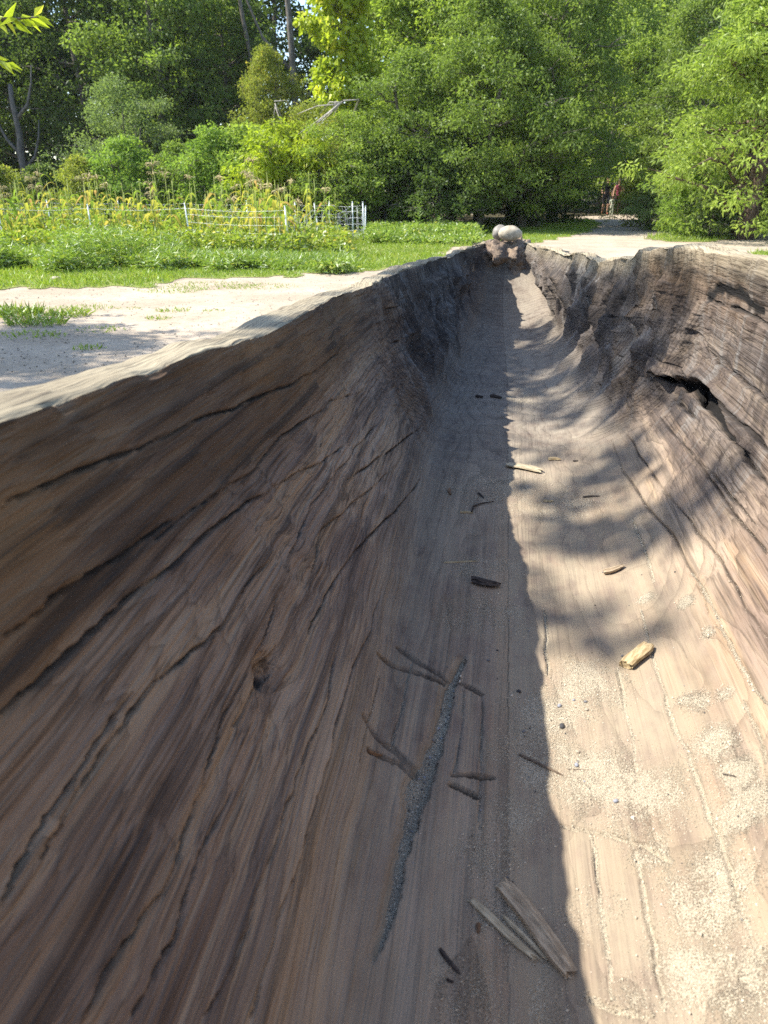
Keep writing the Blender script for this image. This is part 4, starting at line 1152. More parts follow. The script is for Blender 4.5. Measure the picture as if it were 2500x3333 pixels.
def hf(px, d, r):
    b = .12 + .34 * max(0, vnoise(px / 90.0, d / 1.2, None, 3)) + .10 * r.random()
    if d < 12.5 + .7 * vnoise(px / 70.0, 1.0, None, 8): return 0.0
    if px > 560: b *= .62
    if px > 850: b *= .6
    if 180 < px < 420 and r.random() < .3: b += .3
    return float(b)
weed_cloud('weeds', 1300, M_WEED, 'leafy green weeds growing along the front of the netting fence', (-200, 1130, 12.0, 15.6), hf, .085, .045, 21, 24)
weed_cloud('rough_grass', 1500, M_WEED, 'tall rough grass in front of the netting fence', (-200, 1130, 11.6, 15.4), lambda px, d, r: hf(px, d, r) * 1.1 * (d > 12.2 + .7 * vnoise(px / 70.0, 1.0, None, 8)), .16, .014, 26, 26)
weed_cloud('bean_vines', 1500, M_WEED2, 'yellow-green bean vines and leaves tangled among the corn', (-150, 1120, 15.0, 20.0), lambda px, d, r: .15 + .35 * r.random(), .10, .07, 22, 22)
weed_cloud('field_weeds', 900, M_WEED, 'tall green weeds between the fence corner and the wood', (1200, 1560, 18.5, 23.3), lambda px, d, r: .12 + .22 * r.random() if px < 1330 or d > 20.5 else .05 + .1 * r.random(), .11, .05, 23, 22)
weed_cloud('undergrowth', 1300, LM['mid'], 'low undergrowth along the foot of the wood', (-200, 1350, 24.0, 29.0), lambda px, d, r: .25 + .5 * r.random(), .13, .07, 24, 22)
# upright spiky weeds in front of the dark hollow
def spire(px, d, h, seed, label):
    r = random.Random(seed); p = at_dist(px, d)
    e = empty('spire_weed', (p[0], p[1], 0))
    m = MB(); m.tube([(0, 0, 0), (.02, 0, h * .5), (.03, .02, h)], [.008, .006, .002], 5)
    link('stem', m.mesh('stem'), LM['fresh'], e)
    P, D = [], []
    for k in range(26):
        f = .2 + .8 * k / 26; a = k * 2.4
        P.append((.03 * f, 0, h * f)); D.append((math.cos(a), math.sin(a), .55))
    V, Fc, T = leaves(np.array(P), np.array(D), h * .24 * np.linspace(1.1, .45, 26), .022, np.random.default_rng(seed), np.full(26, .7))
    link('foliage', np_mesh('foliage', V, Fc, False, dict(tint=T)), LM['fresh'], e)
    tag(e, label, 'weed', 'spiky weeds before the shaded wood')
for k, (px, d, h, lb) in enumerate([(1362, 20.6, .95, 'tallest spiky weed at the lawn edge left of the canoe stones'), (1428, 19.8, .62, 'middle spiky weed at the lawn edge left of the canoe stones'), (1494, 19.2, .50, 'short spiky weed nearest the canoe stones')]):
    spire(px, d, h, 60 + k, lb)
# squash leaves at the fence
def squash(px, py, n, seed, label):
    r = np.random.default_rng(seed); p = on_ground(px, py)
    e = empty('squash_plant', (p[0], p[1], 0))
    for k in range(n):
        m = MB(); R_ = r.uniform(.07, .12); V = [(0, 0, 0)]; 
        for q in range(10):
            a = q * .628; rr = R_ * (1 + .12 * math.cos(5 * a)) * (.35 if q == 0 else 1); V.append((rr * math.cos(a), rr * math.sin(a), .25 * rr))
        m.add(V, [(0, 1 + q, 1 + (q + 1) % 10) for q in range(10)])
        me = m.mesh('leaf'); at = me.attributes.new('tint', 'FLOAT', 'POINT'); at.data.foreach_set('value', np.full(11, r.random(), np.float32))
        o = link('leaf', me, M_WEED, e); o.location = (r.normal() * .22, r.normal() * .15, r.uniform(.10, .28)); o.rotation_euler = (r.uniform(-.6, .3), r.uniform(-.6, .6), r.uniform(0, 6))
        m = MB(); m.tube([(o.location.x * .3, o.location.y * .3, 0), tuple(o.location)], .006, 4); link('stem', m.mesh('stem'), M_STALK, e)
    tag(e, label, 'squash plant', 'squash plants by the fence')
squash(1060, 826, 12, 3, 'broad-leaved squash plant at the foot of the leaning fence post')
squash(330, 855, 10, 4, 'broad-leaved plant at the lawn edge in front of the corn at left')
squash(770, 775, 9, 5, 'broad-leaved squash plant just inside the fence in the middle of the corn')
# grass tufts on the dirt
def tuft(px, py, R_, h, n, seed, label):
    r = np.random.default_rng(seed); p = on_ground(px, py)
    a = r.uniform(0, 6.28, n); q = R_ * np.sqrt(r.random(n))
    P = np.stack([q * np.cos(a) * 1.6, q * np.sin(a), np.full(n, -.005)], 1)
    D = np.stack([r.normal(size=n) * .5 + .4 * np.cos(a), r.normal(size=n) * .5 + .4 * np.sin(a), np.full(n, .9)], 1)
    V, Fc, T = leaves(P, D, h * r.uniform(.4, 1.1, n), .008 + .006 * r.random(n), r, r.random(n), .05, .3)
    o = link('grass_tuft', np_mesh('grass_tuft', V, Fc, False, dict(tint=T)), M_GRASS)
    o.location = (p[0], p[1], float(gz(p[0], p[1])))
    tag(o, label, 'grass tuft', 'grass tufts on the dirt', 'stuff' if h < .065 else None)
for k, (px, py, R_, h, n, lb) in enumerate([(30, 1025, .24, .17, 300, 'large grass tuft at the left edge of the dirt'), (115, 1052, .20, .14, 160, 'grey-green tuft at the edge of the tree shadow on the dirt'), (215, 1025, .16, .12, 150, 'dark round tuft right of the large tuft on the dirt'),
                                        (280, 1000, .22, .05, 110, 'flat bright tuft in the sunny dirt behind the dark round tuft'), (100, 1090, .22, .06, 120, 'flat tuft inside the tree shadow at left'), (290, 1135, .10, .05, 60, 'small tuft in the tree shadow near the rim'),
                                        (315, 1070, .18, .04, 80, 'thin tuft between shadow and sunny dirt'), (560, 1010, .12, .06, 70, 'little tuft in the middle of the sunny dirt'), (515, 1035, .09, .05, 50, 'tiny tuft left of the little middle tuft'),
                                        (415, 1000, .10, .03, 40, 'faint tuft near the lawn in the sunny dirt'), (700, 1012, .09, .03, 40, 'faint tuft right of the middle of the sunny dirt'), (560, 938, .35, .05, 260, 'ragged grass patch in front of the lawn edge at left'),
                                        (700, 925, .45, .05, 320, 'ragged grass patch in front of the lawn edge in the middle'), (850, 930, .35, .05, 220, 'ragged grass patch in front of the lawn edge nearest the canoe rim'), (180, 1010, .25, .05, 120, 'flat grass strip between large tuft and sunny dirt')]):
    tuft(px, py, R_, h, n, 300 + k, lb)

# stones, bits of wood and dead leaves lying about on the dirt
def litter(n, seed):
    r = np.random.default_rng(seed)
    P = []
    while len(P) < n:
        px = r.uniform(-150, 1350); py = 895 + 330 * r.random() ** 1.3
        p = on_ground(px, py)
        if p[1] > 13: continue
        P.append((p[0], p[1]))
    P = np.array(P); x, y = P[:, 0], P[:, 1]
    s = .0035 + .010 * r.random(n) ** 4
    O = np.array([[1, 0, 0], [0, .8, 0], [-1, 0, 0], [0, -.8, 0], [0, 0, .6], [0, 0, -.4]])
    a = r.uniform(0, 6.28, n); el = r.uniform(.7, 1.8, n)
    V = np.empty((n, 6, 3))
    ox = O[None, :, 0] * el[:, None]
    V[:, :, 0] = ox * np.cos(a)[:, None] - O[None, :, 1] * np.sin(a)[:, None]
    V[:, :, 1] = ox * np.sin(a)[:, None] + O[None, :, 1] * np.cos(a)[:, None]
    V[:, :, 2] = O[None, :, 2]
    V = V * s[:, None, None] * r.uniform(.7, 1.3, (n, 6, 1)) + np.stack([x, y, gz(x, y) + s * .25], 1)[:, None]
    Ft = np.array([[0, 1, 4], [1, 2, 4], [2, 3, 4], [3, 0, 4]])
    Fc = (np.arange(n)[:, None, None] * 6 + Ft[None]).reshape(-1, 3)
    t = NT('dirt_litter'); rnd = t.n('NewGeometry').outputs['Random Per Island']
    c = t.mix(rnd, (.08, .065, .05), (.26, .22, .17))
    tag(link('dirt_litter', np_mesh('dirt_litter', V.reshape(-1, 3), Fc, False), t.bsdf(c, .9)), 'small stones and bits of wood scattered on the dirt', 'litter', kind='stuff')
litter(3800, 4)
# ------------------------------------------------------------------ stones, chips, twigs and pebbles
def stone_mat(name, c1, c2, sc=30.0):
    t = NT(name); P = t.obj()
    c = t.mix(t.ramp(t.noise(P, sc, 4, .6), .35, .65), c1, c2)
    return t.bsdf(c, .75, t.bump(t.noise(P, sc * 4, 3), .25, .004), .3)
M_STONE_P = stone_mat('cream_stone', (.25, .215, .16), (.36, .32, .25))
M_STONE_G = stone_mat('grey_stone', (.15, .138, .122), (.24, .225, .205))
def stone_mesh(name, sx, sy, sz, seed, nu=20, nv=12, amp=.12):
    u, v = np.meshgrid(np.linspace(0, 2 * math.pi, nu, endpoint=False), np.linspace(-math.pi / 2, math.pi / 2, nv), indexing='ij')
    P = np.stack([np.cos(v) * np.cos(u), np.cos(v) * np.sin(u), np.sin(v)], 2)
    d = 1 + amp * fbm(P[..., 0] * 1.3 + seed, P[..., 1] * 1.3, P[..., 2] * 1.3, seed, 2)
    P = P * d[..., None] * np.array([sx, sy, sz])
    ii, jj = np.meshgrid(np.arange(nu), np.arange(nv - 1), indexing='ij'); i2 = (ii + 1) % nu
    return np_mesh(name, P.reshape(-1, 3), np.stack([ii * nv + jj, i2 * nv + jj, i2 * nv + jj + 1, ii * nv + jj + 1], 2).reshape(-1, 4))
def spot3(px, py, y):
    r = ray(px, py); return Vector((0, 0, HC)) + Vector(r) * (y / r[1])
p = spot3(1661, 760, 5.20); o = link('round_stone', stone_mesh('round_stone', .080, .06, .050, 3, 32, 20), M_STONE_P); o.location = p
tag(o, 'larger smooth cream stone lying on the far end of the canoe', 'stone')
p = spot3(1628, 757, 5.32); o = link('round_stone', stone_mesh('round_stone', .056, .055, .050, 8, 32, 20), M_STONE_G); o.location = p
tag(o, 'smaller grey stone behind the cream stone on the canoe end', 'stone')
p = on_ground(2328, 772); o = link('field_stone', stone_mesh('field_stone', .15, .12, .08, 5, 24, 14, .3), M_STONE_P); o.location = (p[0], p[1], .05)
tag(o, 'pale flat stone in the grass below the spreading tree', 'stone')
p = on_ground(185, 915); o = link('field_stone', stone_mesh('field_stone', .09, .07, .045, 6, 20, 12, .3), M_STONE_P); o.location = (p[0], p[1], .03)
tag(o, 'small pale stone at the lawn edge on the left', 'stone')
p = on_ground(1510, 765); o = link('field_stone', stone_mesh('field_stone', .14, .1, .06, 7, 20, 12, .3), M_STONE_G); o.location = (p[0], p[1], .03)
tag(o, 'grey stone in the lawn left of the canoe end', 'stone')

def chip_mat(name, c1, c2):
    t = NT(name); P = t.obj()
    a = t.noise(t.mul(P, (40, 260, 260)), 1.0, 3, .6)
    c = t.mix(t.ramp(a, .38, .62), c1, c2)
    return t.bsdf(c, .85, t.bump(a, .8, .002), .2)
M_CHIP = dict(pale=chip_mat('pale_chip', (.26, .19, .10), (.40, .32, .19)), grey=chip_mat('grey_chip', (.24, .185, .125), (.40, .32, .22)), dark=chip_mat('dark_bark', (.022, .018, .016), (.075, .06, .05)),
              brown=chip_mat('brown_bit', (.10, .06, .035), (.20, .125, .075)), twig=chip_mat('twig_bark', (.075, .055, .04), (.17, .13, .095)), grey_pale=chip_mat('greyish_splinter', (.27, .225, .15), (.42, .36, .25)))
def split_piece(L, W, H, seed, taper=.35, ridges=5, n=5, sides=18, ragged=.10):
    """A splintered length of wood lying along x, resting on z = 0."""
    r = np.random.default_rng(seed)
    prof = 1 + .14 * np.sign(np.sin(np.arange(sides) * 2.1 + seed)) * r.random(sides) + .08 * np.sin(np.arange(sides) / sides * 2 * math.pi * ridges + r.uniform(0, 6)) + .08 * r.normal(size=sides)
    V, Fs = [], []
    endj = r.uniform(-1, 1, (2, sides)) * ragged * L
    for i in range(n + 1):
        f = i / n
        k = (1 - taper * f) * min(1, .7 + 3 * min(f, 1 - f) + .08 * r.normal())
        bend = W * .25 * math.sin(f * 3 + seed)
        for s in range(sides):
            a = 2 * math.pi * s / sides
            x = (f - .5) * L
            if i == 0: x += endj[0, s] * .6
            if i == n: x += endj[1, s]
            q = k * prof[s] * (1 + .03 * r.normal())
            V.append((x, W * .5 * q * math.cos(a) + bend, max(0.0, H * .5 + H * .5 * q * math.sin(a))))
    for i in range(n):
        for s in range(sides):
            s2 = (s + 1) % sides
            Fs.append((i * sides + s, i * sides + s2, (i + 1) * sides + s2, (i + 1) * sides + s))
    Fs.append(tuple(range(sides))[::-1]); Fs.append(tuple(n * sides + s for s in range(sides)))
    m = MB(); m.add(V, Fs)
    return m.mesh('split_piece', False)
def lay(o, a, b, lift=0.0):
    """Place a piece built along x on the canoe from pixel a to pixel b; returns its length."""
    pa, na, _ = surf(*a); pb, nb, _ = surf(*b)
    x = (pb - pa); L = x.length; x.normalize()
    n = (na + nb).normalized(); y = n.cross(x).normalized(); z = x.cross(y)
    M = Matrix((x, y, z)).transposed().to_4x4(); M.translation = (pa + pb) / 2 + n * lift
    o.matrix_world = M
    return L
def piece(name, a, b, wpx, mat, label, cat, seed, hf=.55, lift=-.001, **kw):
    pa, _, mpp = surf(*a); pb, _, _ = surf(*b)
    L = (pb - pa).length; W = wpx * mpp
    o = link(name, split_piece(L, W, W * hf, seed, **kw), M_CHIP[mat])
    lay(o, a, b, lift)
    return tag(o, label, cat)
piece('split_stick', (1625, 2895), (1848, 3158), 58, 'grey', 'thick split grey-brown stick on the canoe floor ending at the shadow edge', 'stick', 1, .5, taper=-.1)
piece('split_stick', (1648, 2990), (1770, 3128), 16, 'grey_pale', 'thin pale splinter clinging along the thick split stick', 'stick', 5, .7, lift=.002)
piece('split_stick', (1532, 2940), (1745, 3115), 34, 'grey_pale', 'slimmer pale split stick left of the thick one', 'stick', 2, .6, taper=.3)
piece('bark_bit', (1428, 3088), (1491, 3162), 15, 'dark', 'dark finger-shaped bark bit left of the two split sticks', 'bark', 3, .8, taper=.1)
piece('bark_bit', (1452, 3188), (1473, 3200), 12, 'dark', 'tiny dark bit below the dark finger-shaped bark', 'bark', 4, .8, n=6)
piece('bark_bit', (1548, 3010), (1562, 3034), 18, 'brown', 'reddish-brown crumb beside the slimmer split stick', 'bark', 14, .8, n=6)
piece('twig', (1691, 2457), (1826, 2524), 10, 'twig', 'straight twig crossing the edge of the shadow', 'twig', 6, .9, taper=.4)
piece('twig', (1851, 2506), (1914, 2505), 5, 'twig', 'short thin twig in the sun right of the straight twig', 'twig', 7, .9)
piece('wood_chunk', (2052, 2178), (2100, 2108), 56, 'pale', 'chunky sunlit yellow wood piece with splintered ends', 'wood chunk', 8, .6, taper=.05, ridges=4)
piece('bark_chunk', (1535, 1895), (1625, 1905), 34, 'dark', 'dark rough bark chunk lying in the shaded half of the floor', 'bark', 9, .7, ridges=4)
piece('bark_chunk', (1965, 1868), (2030, 1850), 26, 'grey', 'dark grey bark piece lying in the sun by the right bilge', 'bark', 10, .8, ridges=4)
piece('splinter', (1448, 1832), (1553, 1830), 11, 'pale', 'long pale splinter above the dark bark chunk', 'splinter', 11, .5)
piece('wood_chip', (1652, 1518), (1750, 1540), 34, 'grey_pale', 'flat pale wood chip straddling the shadow edge', 'chip', 12, .22, taper=.1, lift=.004)
piece('wood_chip', (1785, 1498), (1822, 1497), 18, 'pale', 'small brown chip right of the flat pale chip', 'chip', 13, .5)
piece('bark_bit', (1866, 1502), (1881, 1500), 8, 'dark', 'tiny dark bit right of the small brown chip', 'bark', 15, .7, n=6)
piece('bark_bit', (1462, 1592), (1468, 1612), 12, 'brown', 'small orange-brown bit in the shade near the left wall', 'bark', 16, .8, n=6)
piece('bark_bit', (1558, 1605), (1572, 1622), 8, 'dark', 'small dark bit right of the orange-brown bit', 'bark', 17, .8, n=6)
piece('wood_chip', (1500, 1668), (1536, 1673), 13, 'pale', 'small pale chip beside the bent thin twig', 'chip', 18, .5)
piece('bark_bit', (1898, 1618), (1950, 1618), 10, 'dark', 'flat dark bit in the dappled shade on the right of the floor', 'bark', 19, .6)
piece('bark_chunk', (1596, 1295), (1632, 1297), 15, 'dark', 'dark lump on the far shaded floor, right one of two', 'bark', 20, .8)
piece('bark_chunk', (1548, 1293), (1574, 1294), 11, 'dark', 'dark lump on the far shaded floor, left one of two', 'bark', 21, .8)
piece('wood_chip', (1196, 2444), (1242, 2460), 14, 'brown', 'little brown chip wedged at the end of the lower left saw cut', 'chip', 22, .6)
piece('wood_chip', (1770, 1628), (1800, 1632), 16, 'pale', 'pinkish flat chip in the litter at the middle of the floor', 'chip', 23, .4)
piece('bark_bit', (2355, 2520), (2395, 2532), 8, 'dark', 'tiny dark bit on the sandy patch at the right', 'bark', 24, .7, n=6)
# bent twig
m = MB(); w = [surf(*q)[0] + surf(*q)[1] * .004 for q in [(1535, 1671), (1539, 1650), (1565, 1643), (1607, 1635)]]
g0 = w[0]; m.tube([q - g0 for q in w], [.0022, .0025, .002, .0012], 6)
o = link('twig', m.mesh('bent_twig'), M_CHIP['dark']); o.location = g0
tag(o, 'thin bent dark twig in the shaded half of the floor', 'twig')
# pebbles
M_PEB = dict(grey=stone_mat('pebble_grey', (.10, .10, .105), (.17, .17, .18), 200), blue=stone_mat('pebble_blue_grey', (.17, .18, .21), (.26, .27, .30), 200), pale=stone_mat('pebble_pale', (.42, .38, .31), (.55, .50, .42), 200), tan=stone_mat('pebble_tan', (.25, .21, .16), (.36, .31, .24), 200), dark=stone_mat('pebble_dark', (.03, .03, .032), (.06, .06, .062), 200))
PM = [stone_mesh('pebble', 1, .75, .55, k, 10, 7, .25) for k in range(4)]
rn = random.Random(9)
def pebble(px, py, wpx, col, label, group=None):
    p, n, mpp = surf(px, py)
    o = link('pebble', PM[rn.randrange(4)], None)
    if not o.data.materials: o.data.materials.append(M_PEB['grey'])
    o.material_slots[0].link = 'OBJECT'; o.material_slots[0].material = M_PEB[col]
    s = wpx * mpp * .5
    q = n.to_track_quat('Z', 'Y') @ Quaternion((0, 0, 1), rn.uniform(0, 6.28))
    o.rotation_mode = 'QUATERNION'; o.rotation_quaternion = q; o.location = p + n * s * .3; o.scale = (s, s, s)
    return tag(o, label, 'pebble', group)
Z5 = lambda x, y: (1500 + x / 2.37, 2050 + y / 2.37)
for (x, y, w, c, lb) in [(450, 475, 17, 'dark', 'largest dark pebble in the shade just left of the shadow edge'), (390, 510, 11, 'pale', 'pale pebble beside the largest dark pebble'), (720, 570, 10, 'tan', 'tan pebble in the sun close to the shadow edge'),
                         (762, 590, 17, 'blue', 'larger blue-grey pebble in the upper sunny sand'), (870, 540, 11, 'blue', 'upper blue-grey pebble in the sunny sand'), (965, 555, 13, 'grey', 'grey pebble at the right of the upper sunny row'), (970, 620, 15, 'tan', 'flat tan pebble below the upper sunny row'),
                         (780, 750, 24, 'dark', 'long dark brownish pebble alone in the sunny sand'), (905, 940, 18, 'tan', 'round tan pebble above the short thin twig'), (900, 1020, 9, 'grey', 'little grey pebble between round tan pebble and short twig'),
                         (890, 1046, 19, 'blue', 'long blue-grey pebble touching the short thin twig'), (1195, 1330, 19, 'blue', 'long blue-grey pebble right of the middle in the sunny sand'), (1325, 1445, 15, 'pale', 'angular pale pebble in the lower sunny sand'),
                         (1250, 200, 11, 'grey', 'left pebble of the pair beside the yellow wood chunk'), (1275, 215, 10, 'dark', 'right pebble of the pair beside the yellow wood chunk'), (210, 235, 12, 'grey', 'grey pebble in the upper shaded sand'),
                         (285, 160, 8, 'dark', 'topmost small dark pebble in the shaded sand'), (535, 760, 8, 'dark', 'small dark pebble near the lower shadow edge'), (490, 790, 12, 'grey', 'grey pebble left of the small dark one near the shadow edge'), (580, 1255, 7, 'dark', 'small dark pebble below the straight twig')]:
    pebble(*Z5(x, y), w, c, lb)
LBL = 'tiny pebble among the loose sand on the canoe floor'
for k in range(70):
    px, py = rn.uniform(1330, 2440), rn.uniform(1850, 3300)
    pebble(px, py, rn.uniform(4, 8), rn.choice(['grey', 'blue', 'pale', 'tan', 'dark', 'pale']), LBL, 'tiny pebbles in the canoe')
for k in range(60):                          # pebbles in the slot
    f = rn.random(); c = [(1488, 2200), (1451, 2321), (1421, 2427), (1391, 2502), (1361, 2562), (1337, 2683), (1303, 2811), (1269, 2997)]
    i = f * 7; a = int(i); q = i - a
    pebble(c[a][0] + (c[a + 1][0] - c[a][0]) * q + rn.uniform(-20, 20), c[a][1] + (c[a + 1][1] - c[a][1]) * q, rn.uniform(5, 11), rn.choice(['grey', 'dark', 'dark', 'blue', 'tan', 'pale']), 'tiny pebble lying in the sand-filled slot of the floor', 'tiny pebbles in the slot')
# loose sand grains
def grains(name, n, seed, label):
    r = np.random.default_rng(seed)
    wgt = np.clip(A_SAND - .22, 0, 1) ** 1.2 * (LAB.ravel() == 2) * (HPf[:, 1] < 2.6) * (PXx.ravel() > 1000) * (PXy.ravel() > 1500)
    cell = np.gradient(YS)[:, None] * np.abs(np.gradient(arc, axis=1))
    wgt = wgt * cell.ravel() * (.35 + smooth(fbm(HPf[:, 0] / .05, HPf[:, 1] / .05, None, 5, 3), -.2, .35))
    k = r.choice(len(HPf), n, p=wgt / wgt.sum())
    s = r.uniform(.0003, .0008, n) * (1 + (r.random(n) < .03) * 1.2)
    P = HPf[k] + r.normal(size=(n, 3)) * np.array([.002, .003, .0]) + HNf[k] * s[:, None] * .5
    O = np.array([[1, 0, 0], [-.5, .87, 0], [-.5, -.87, 0], [0, 0, .9], [0, 0, -.7]])
    a = r.uniform(0, 6.28, n); ca, sa = np.cos(a), np.sin(a)
    V = np.empty((n, 5, 3))
    V[:, :, 0] = O[None, :, 0] * ca[:, None] - O[None, :, 1] * sa[:, None]
    V[:, :, 1] = O[None, :, 0] * sa[:, None] + O[None, :, 1] * ca[:, None]
    V[:, :, 2] = O[None, :, 2]
    V = V * s[:, None, None] * r.uniform(.7, 1.4, (n, 1, 3)) + P[:, None]
    Ft = np.array([[0, 1, 3], [1, 2, 3], [2, 0, 3]])
    Fc = (np.arange(n)[:, None, None] * 5 + Ft[None]).reshape(-1, 3)
    t = NT('sand_grain')
    rnd = t.n('NewGeometry').outputs['Random Per Island']
    c = t.mix(rnd, (.34, .295, .22), (.64, .58, .46)); c = t.mix(t.ramp(rnd, .05, .0), c, (.06, .055, .05))
    mt = t.bsdf(c, .8)
    o = link(name, np_mesh(name, V.reshape(-1, 3), Fc, False), mt)
    return tag(o, label, 'sand', kind='stuff')
grains('loose_sand', 85000, 5, 'loose pale sand grains strewn over the canoe floor')

# ------------------------------------------------------------------ the three walkers
def flat(name, c, rough=.8):
    t = NT(name); P = t.obj()
    return t.bsdf(t.mix(t.ramp(t.noise(P, 18.0, 3), .35, .7), tuple(x * .8 for x in c), c), rough)
PM_ = dict(skin=flat('skin', (.42, .25, .17), .6), black=flat('black_cloth', (.012, .012, .016)), white=flat('white_cloth', (.62, .62, .68)), maroon=flat('maroon_cloth', (.13, .014, .034)), darkred=flat('dark_red_cloth', (.035, .008, .014)),
           pale=flat('pale_green_cloth', (.50, .54, .42)), hair=flat('dark_hair', (.018, .010, .008), .5), shoe=flat('dark_shoe', (.03, .02, .018)), shorts=flat('black_shorts', (.016, .016, .02)), sandal=flat('orange_shoe', (.35, .10, .05)))
def person(label, loc, rz, H, J, E, hair, held=None):
    """J: joints name -> (x, y, z, radius) in fractions of the height; E: edges (a, b, material)."""
    names = list(J)
    me = bpy.data.meshes.new('body_skeleton')
    me.from_pydata([tuple(c * H for c in J[k][:3]) for k in names], [(names.index(a), names.index(b)) for a, b, _ in E], [])
    tmp = bpy.data.objects.new('body_tmp', me); COL.objects.link(tmp)
    sk = tmp.modifiers.new('skin', 'SKIN')
    for i, k in enumerate(names):
        v = me.skin_vertices[0].data[i]; rr = J[k][3] * H
        v.radius = (rr, rr * (J[k][4] if len(J[k]) > 4 else 1)); v.use_root = (k == 'pelvis')
    ss = tmp.modifiers.new('sub', 'SUBSURF'); ss.levels = 2; ss.render_levels = 2
    dg = bpy.context.evaluated_depsgraph_get()
    body = bpy.data.meshes.new_from_object(tmp.evaluated_get(dg))
    bpy.data.objects.remove(tmp)
    e = empty('person', loc, rz)
    mats = []
    for _, _, mt in E:
        if mt not in mats: mats.append(mt)
    body.materials.clear()
    for mt in mats: body.materials.append(PM_[mt])
    A = np.array([J[a][:3] for a, _, _ in E]) * H; B = np.array([J[b][:3] for _, b, _ in E]) * H
    for pl in body.polygons:
        c = np.array(pl.center); ab = B - A
        t = np.clip(((c - A) * ab).sum(1) / (ab * ab).sum(1), 0, 1)
        pl.material_index = mats.index(E[int(np.argmin(np.linalg.norm(c - A - t[:, None] * ab, axis=1)))][2])
        pl.use_smooth = True
    b = link('body', body, None, e)
    hd = Vector(J['head'][:3]) * H
    hp = MB()
    for (dx, dy, dz, r) in hair: hp.add(*ball((hd.x + dx * H, hd.y + dy * H, hd.z + dz * H), r * H))
    link('hair', hp.mesh('hair'), PM_['hair'], e)
    for sx in (-1, 1):
        m = MB(); m.add(*ball((hd.x + sx * .017 * H, hd.y - .047 * H, hd.z + .004 * H), .006 * H, 6, 5)); link('eye', m.mesh('eye'), PM_['shoe'], e)
        m = MB(); m.add(*ball((hd.x + sx * .046 * H, hd.y + .004 * H, hd.z), .011 * H, 6, 5)); link('ear', m.mesh('ear'), PM_['skin'], e)
        hnd = Vector(J['handL' if sx < 0 else 'handR'][:3]) * H
        for k in range(5):
            m = MB(); q = hnd + Vector(((k - 2) * .006 * H, 0, -.01 * H)); ln = (.022, .034, .037, .034, .027)[k] * H
            m.tube([q, q + Vector((0, -.004 * H, -ln * .6)), q + Vector((sx * (.012 * H if k == (0 if sx > 0 else 4) else 0), -.012 * H, -ln))], [.0052 * H, .005 * H, .004 * H], 5)
            link('finger', m.mesh('finger'), PM_['skin'], e)
    m = MB(); m.add(*ball((hd.x, hd.y - .054 * H, hd.z - .012 * H), .009 * H, 6, 5)); link('nose', m.mesh('nose'), PM_['skin'], e)
    m = MB(); m.tube([(hd.x - .014 * H, hd.y - .047 * H, hd.z - .032 * H), (hd.x, hd.y - .051 * H, hd.z - .034 * H), (hd.x + .014 * H, hd.y - .047 * H, hd.z - .032 * H)], .0035 * H, 5); link('mouth', m.mesh('mouth'), PM_['maroon'], e)
    return tag(e, label, 'person'), e
def ball(c, r, nu=12, nv=8):
    V, Fs = [], []
    for i in range(nv + 1):
        b = -math.pi / 2 + math.pi * i / nv
        for k in range(nu): V.append((c[0] + r * math.cos(b) * math.cos(6.28318 * k / nu), c[1] + r * math.cos(b) * math.sin(6.28318 * k / nu), c[2] + r * math.sin(b)))
    for i in range(nv):
        for k in range(nu): Fs.append((i * nu + k, i * nu + (k + 1) % nu, (i + 1) * nu + (k + 1) % nu, (i + 1) * nu + k))
    return V, Fs
def body(walk=.06, elbowR=(.13, -.02, .63), handR=(.12, -.10, .52), elbowL=(-.135, .02, .63), handL=(-.14, -.03, .48), wide=1.0):
    w = wide
    return {'pelvis': (0, 0, .52, .078 * w, .8), 'waist': (0, .0, .61, .072 * w, .75), 'chest': (0, .0, .73, .090 * w, .72), 'neckb': (0, .005, .82, .040), 'neck': (0, .0, .855, .030), 'head': (0, -.012, .925, .048, 1.15), 'crown': (0, -.006, .965, .036),
            'shR': (.105 * w, 0, .795, .040), 'elR': (*elbowR, .027), 'wrR': ((elbowR[0] + handR[0]) / 2 * 1.0, (elbowR[1] + handR[1]) / 2, (elbowR[2] + handR[2]) / 2, .022), 'handR': (*handR, .019),
            'shL': (-.105 * w, 0, .795, .040), 'elL': (*elbowL, .027), 'wrL': ((elbowL[0] + handL[0]) / 2, (elbowL[1] + handL[1]) / 2, (elbowL[2] + handL[2]) / 2, .022), 'handL': (*handL, .019),
            'hipR': (.05, 0, .49, .062), 'midR': (.052, -walk * .4, .40, .055), 'kneeR': (.052, -walk * .9, .285, .040), 'ankR': (.05, -walk * .8, .045, .024), 'toeR': (.055, -walk * .8 - .07, .018, .018),
            'hipL': (-.05, 0, .49, .062), 'midL': (-.052, walk * .2, .40, .055), 'kneeL': (-.05, walk * .2, .285, .040), 'ankL': (-.05, walk * 1.3, .06, .024), 'toeL': (-.052, walk * 1.3 - .06, .018, .018)}
def edges(top, sleeve, fore, low, thighR, thighL, shin, shoe):
    return [('pelvis', 'waist', top), ('waist', 'chest', top), ('chest', 'neckb', top), ('neckb', 'neck', 'skin'), ('neck', 'head', 'skin'), ('head', 'crown', 'skin'),
            ('chest', 'shR', top), ('shR', 'elR', sleeve), ('elR', 'wrR', fore), ('wrR', 'handR', 'skin'), ('chest', 'shL', top), ('shL', 'elL', sleeve), ('elL', 'wrL', fore), ('wrL', 'handL', 'skin'),
            ('pelvis', 'hipR', low), ('hipR', 'midR', thighR), ('midR', 'kneeR', thighR), ('kneeR', 'ankR', shin), ('ankR', 'toeR', shoe), ('pelvis', 'hipL', low), ('hipL', 'midL', thighL), ('midL', 'kneeL', thighL), ('kneeL', 'ankL', shin), ('ankL', 'toeL', shoe)]
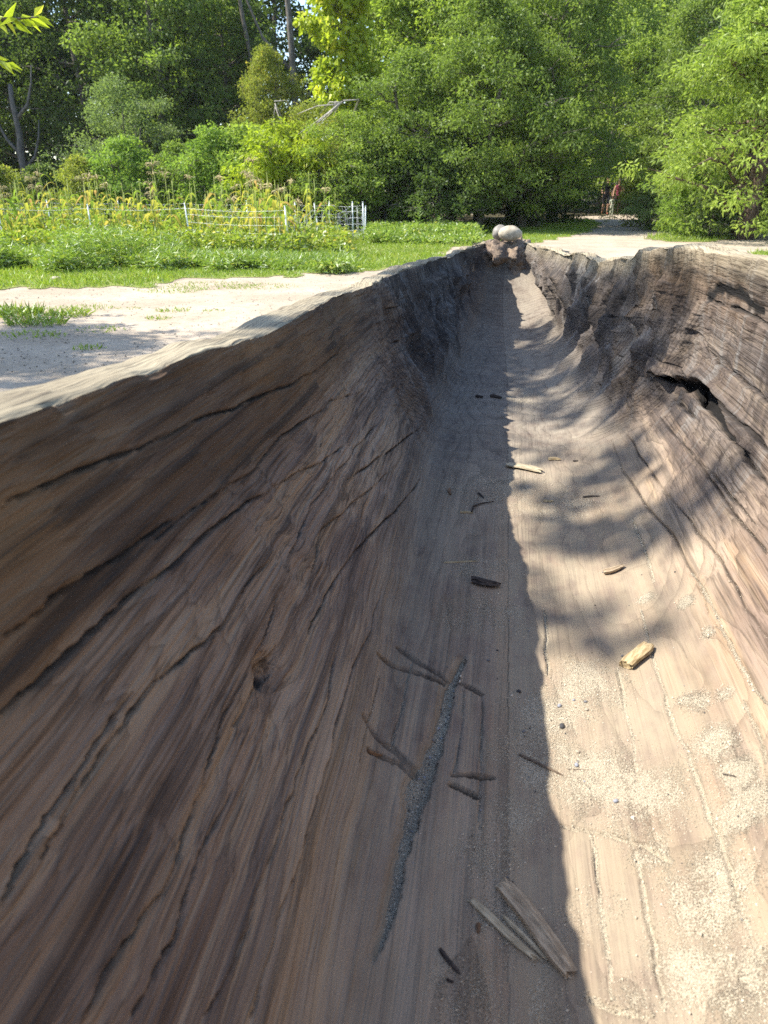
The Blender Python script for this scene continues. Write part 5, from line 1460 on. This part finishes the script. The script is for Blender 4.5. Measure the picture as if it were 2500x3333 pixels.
gp = lambda px, py: tuple(on_ground(px, py))
a = gp(1967, 700); person('walking man in black shirt and dark shorts on the shaded path', (a[0], a[1], .02), .15, 1.76, body(.08, wide=1.08, handL=(-.15, -.10, .50)), edges('black', 'black', 'skin', 'shorts', 'shorts', 'shorts', 'skin', 'sandal'),
                           [(0, .006, .022, .050), (0, .018, .005, .044)])
a = gp(2004, 703); person('woman with long dark hair in maroon top and dark trousers', (a[0], a[1], .02), -.15, 1.64, body(.04, elbowR=(.14, -.03, .64), handR=(.07, -.13, .66), wide=.92), edges('maroon', 'skin', 'skin', 'darkred', 'darkred', 'darkred', 'darkred', 'shoe'),
                           [(0, .010, .018, .050), (0, .022, -.02, .046), (.035, .022, -.07, .034), (-.035, .022, -.07, .034), (.045, .012, -.13, .028), (-.045, .014, -.13, .028), (0, .035, -.10, .040)])
a = gp(1988, 706); person('small child in pale clothes walking between the two adults', (a[0], a[1], .02), .05, .88, body(.05, wide=1.2, handR=(.15, -.02, .62), handL=(-.15, -.02, .60)), edges('pale', 'pale', 'skin', 'pale', 'pale', 'pale', 'pale', 'shoe'),
                           [(0, .006, .02, .052), (0, .02, .0, .047)])

# ------------------------------------------------------------------ thin smoky air
hm = bpy.data.materials.new('smoky_air'); hm.use_nodes = True
hm.node_tree.nodes.clear()
ho = hm.node_tree.nodes.new('ShaderNodeOutputMaterial'); hv = hm.node_tree.nodes.new('ShaderNodeVolumePrincipled')
hv.inputs['Color'].default_value = (.88, .93, 1.0, 1); hv.inputs['Density'].default_value = 0.00022; hv.inputs['Anisotropy'].default_value = 0.1
hm.node_tree.links.new(hv.outputs[0], ho.inputs['Volume'])
m = MB()
x0, x1, y0, y1, z0, z1 = -165, 165, -65, 265, -1.3, 24
m.add([(x, y, z) for z in (z0, z1) for y in (y0, y1) for x in (x0, x1)], [(0, 2, 3, 1), (4, 5, 7, 6), (0, 1, 5, 4), (2, 6, 7, 3), (0, 4, 6, 2), (1, 3, 7, 5)])
tag(link('haze', m.mesh('haze', False), hm), 'thin bluish smoke haze in the air', 'haze', kind='stuff')
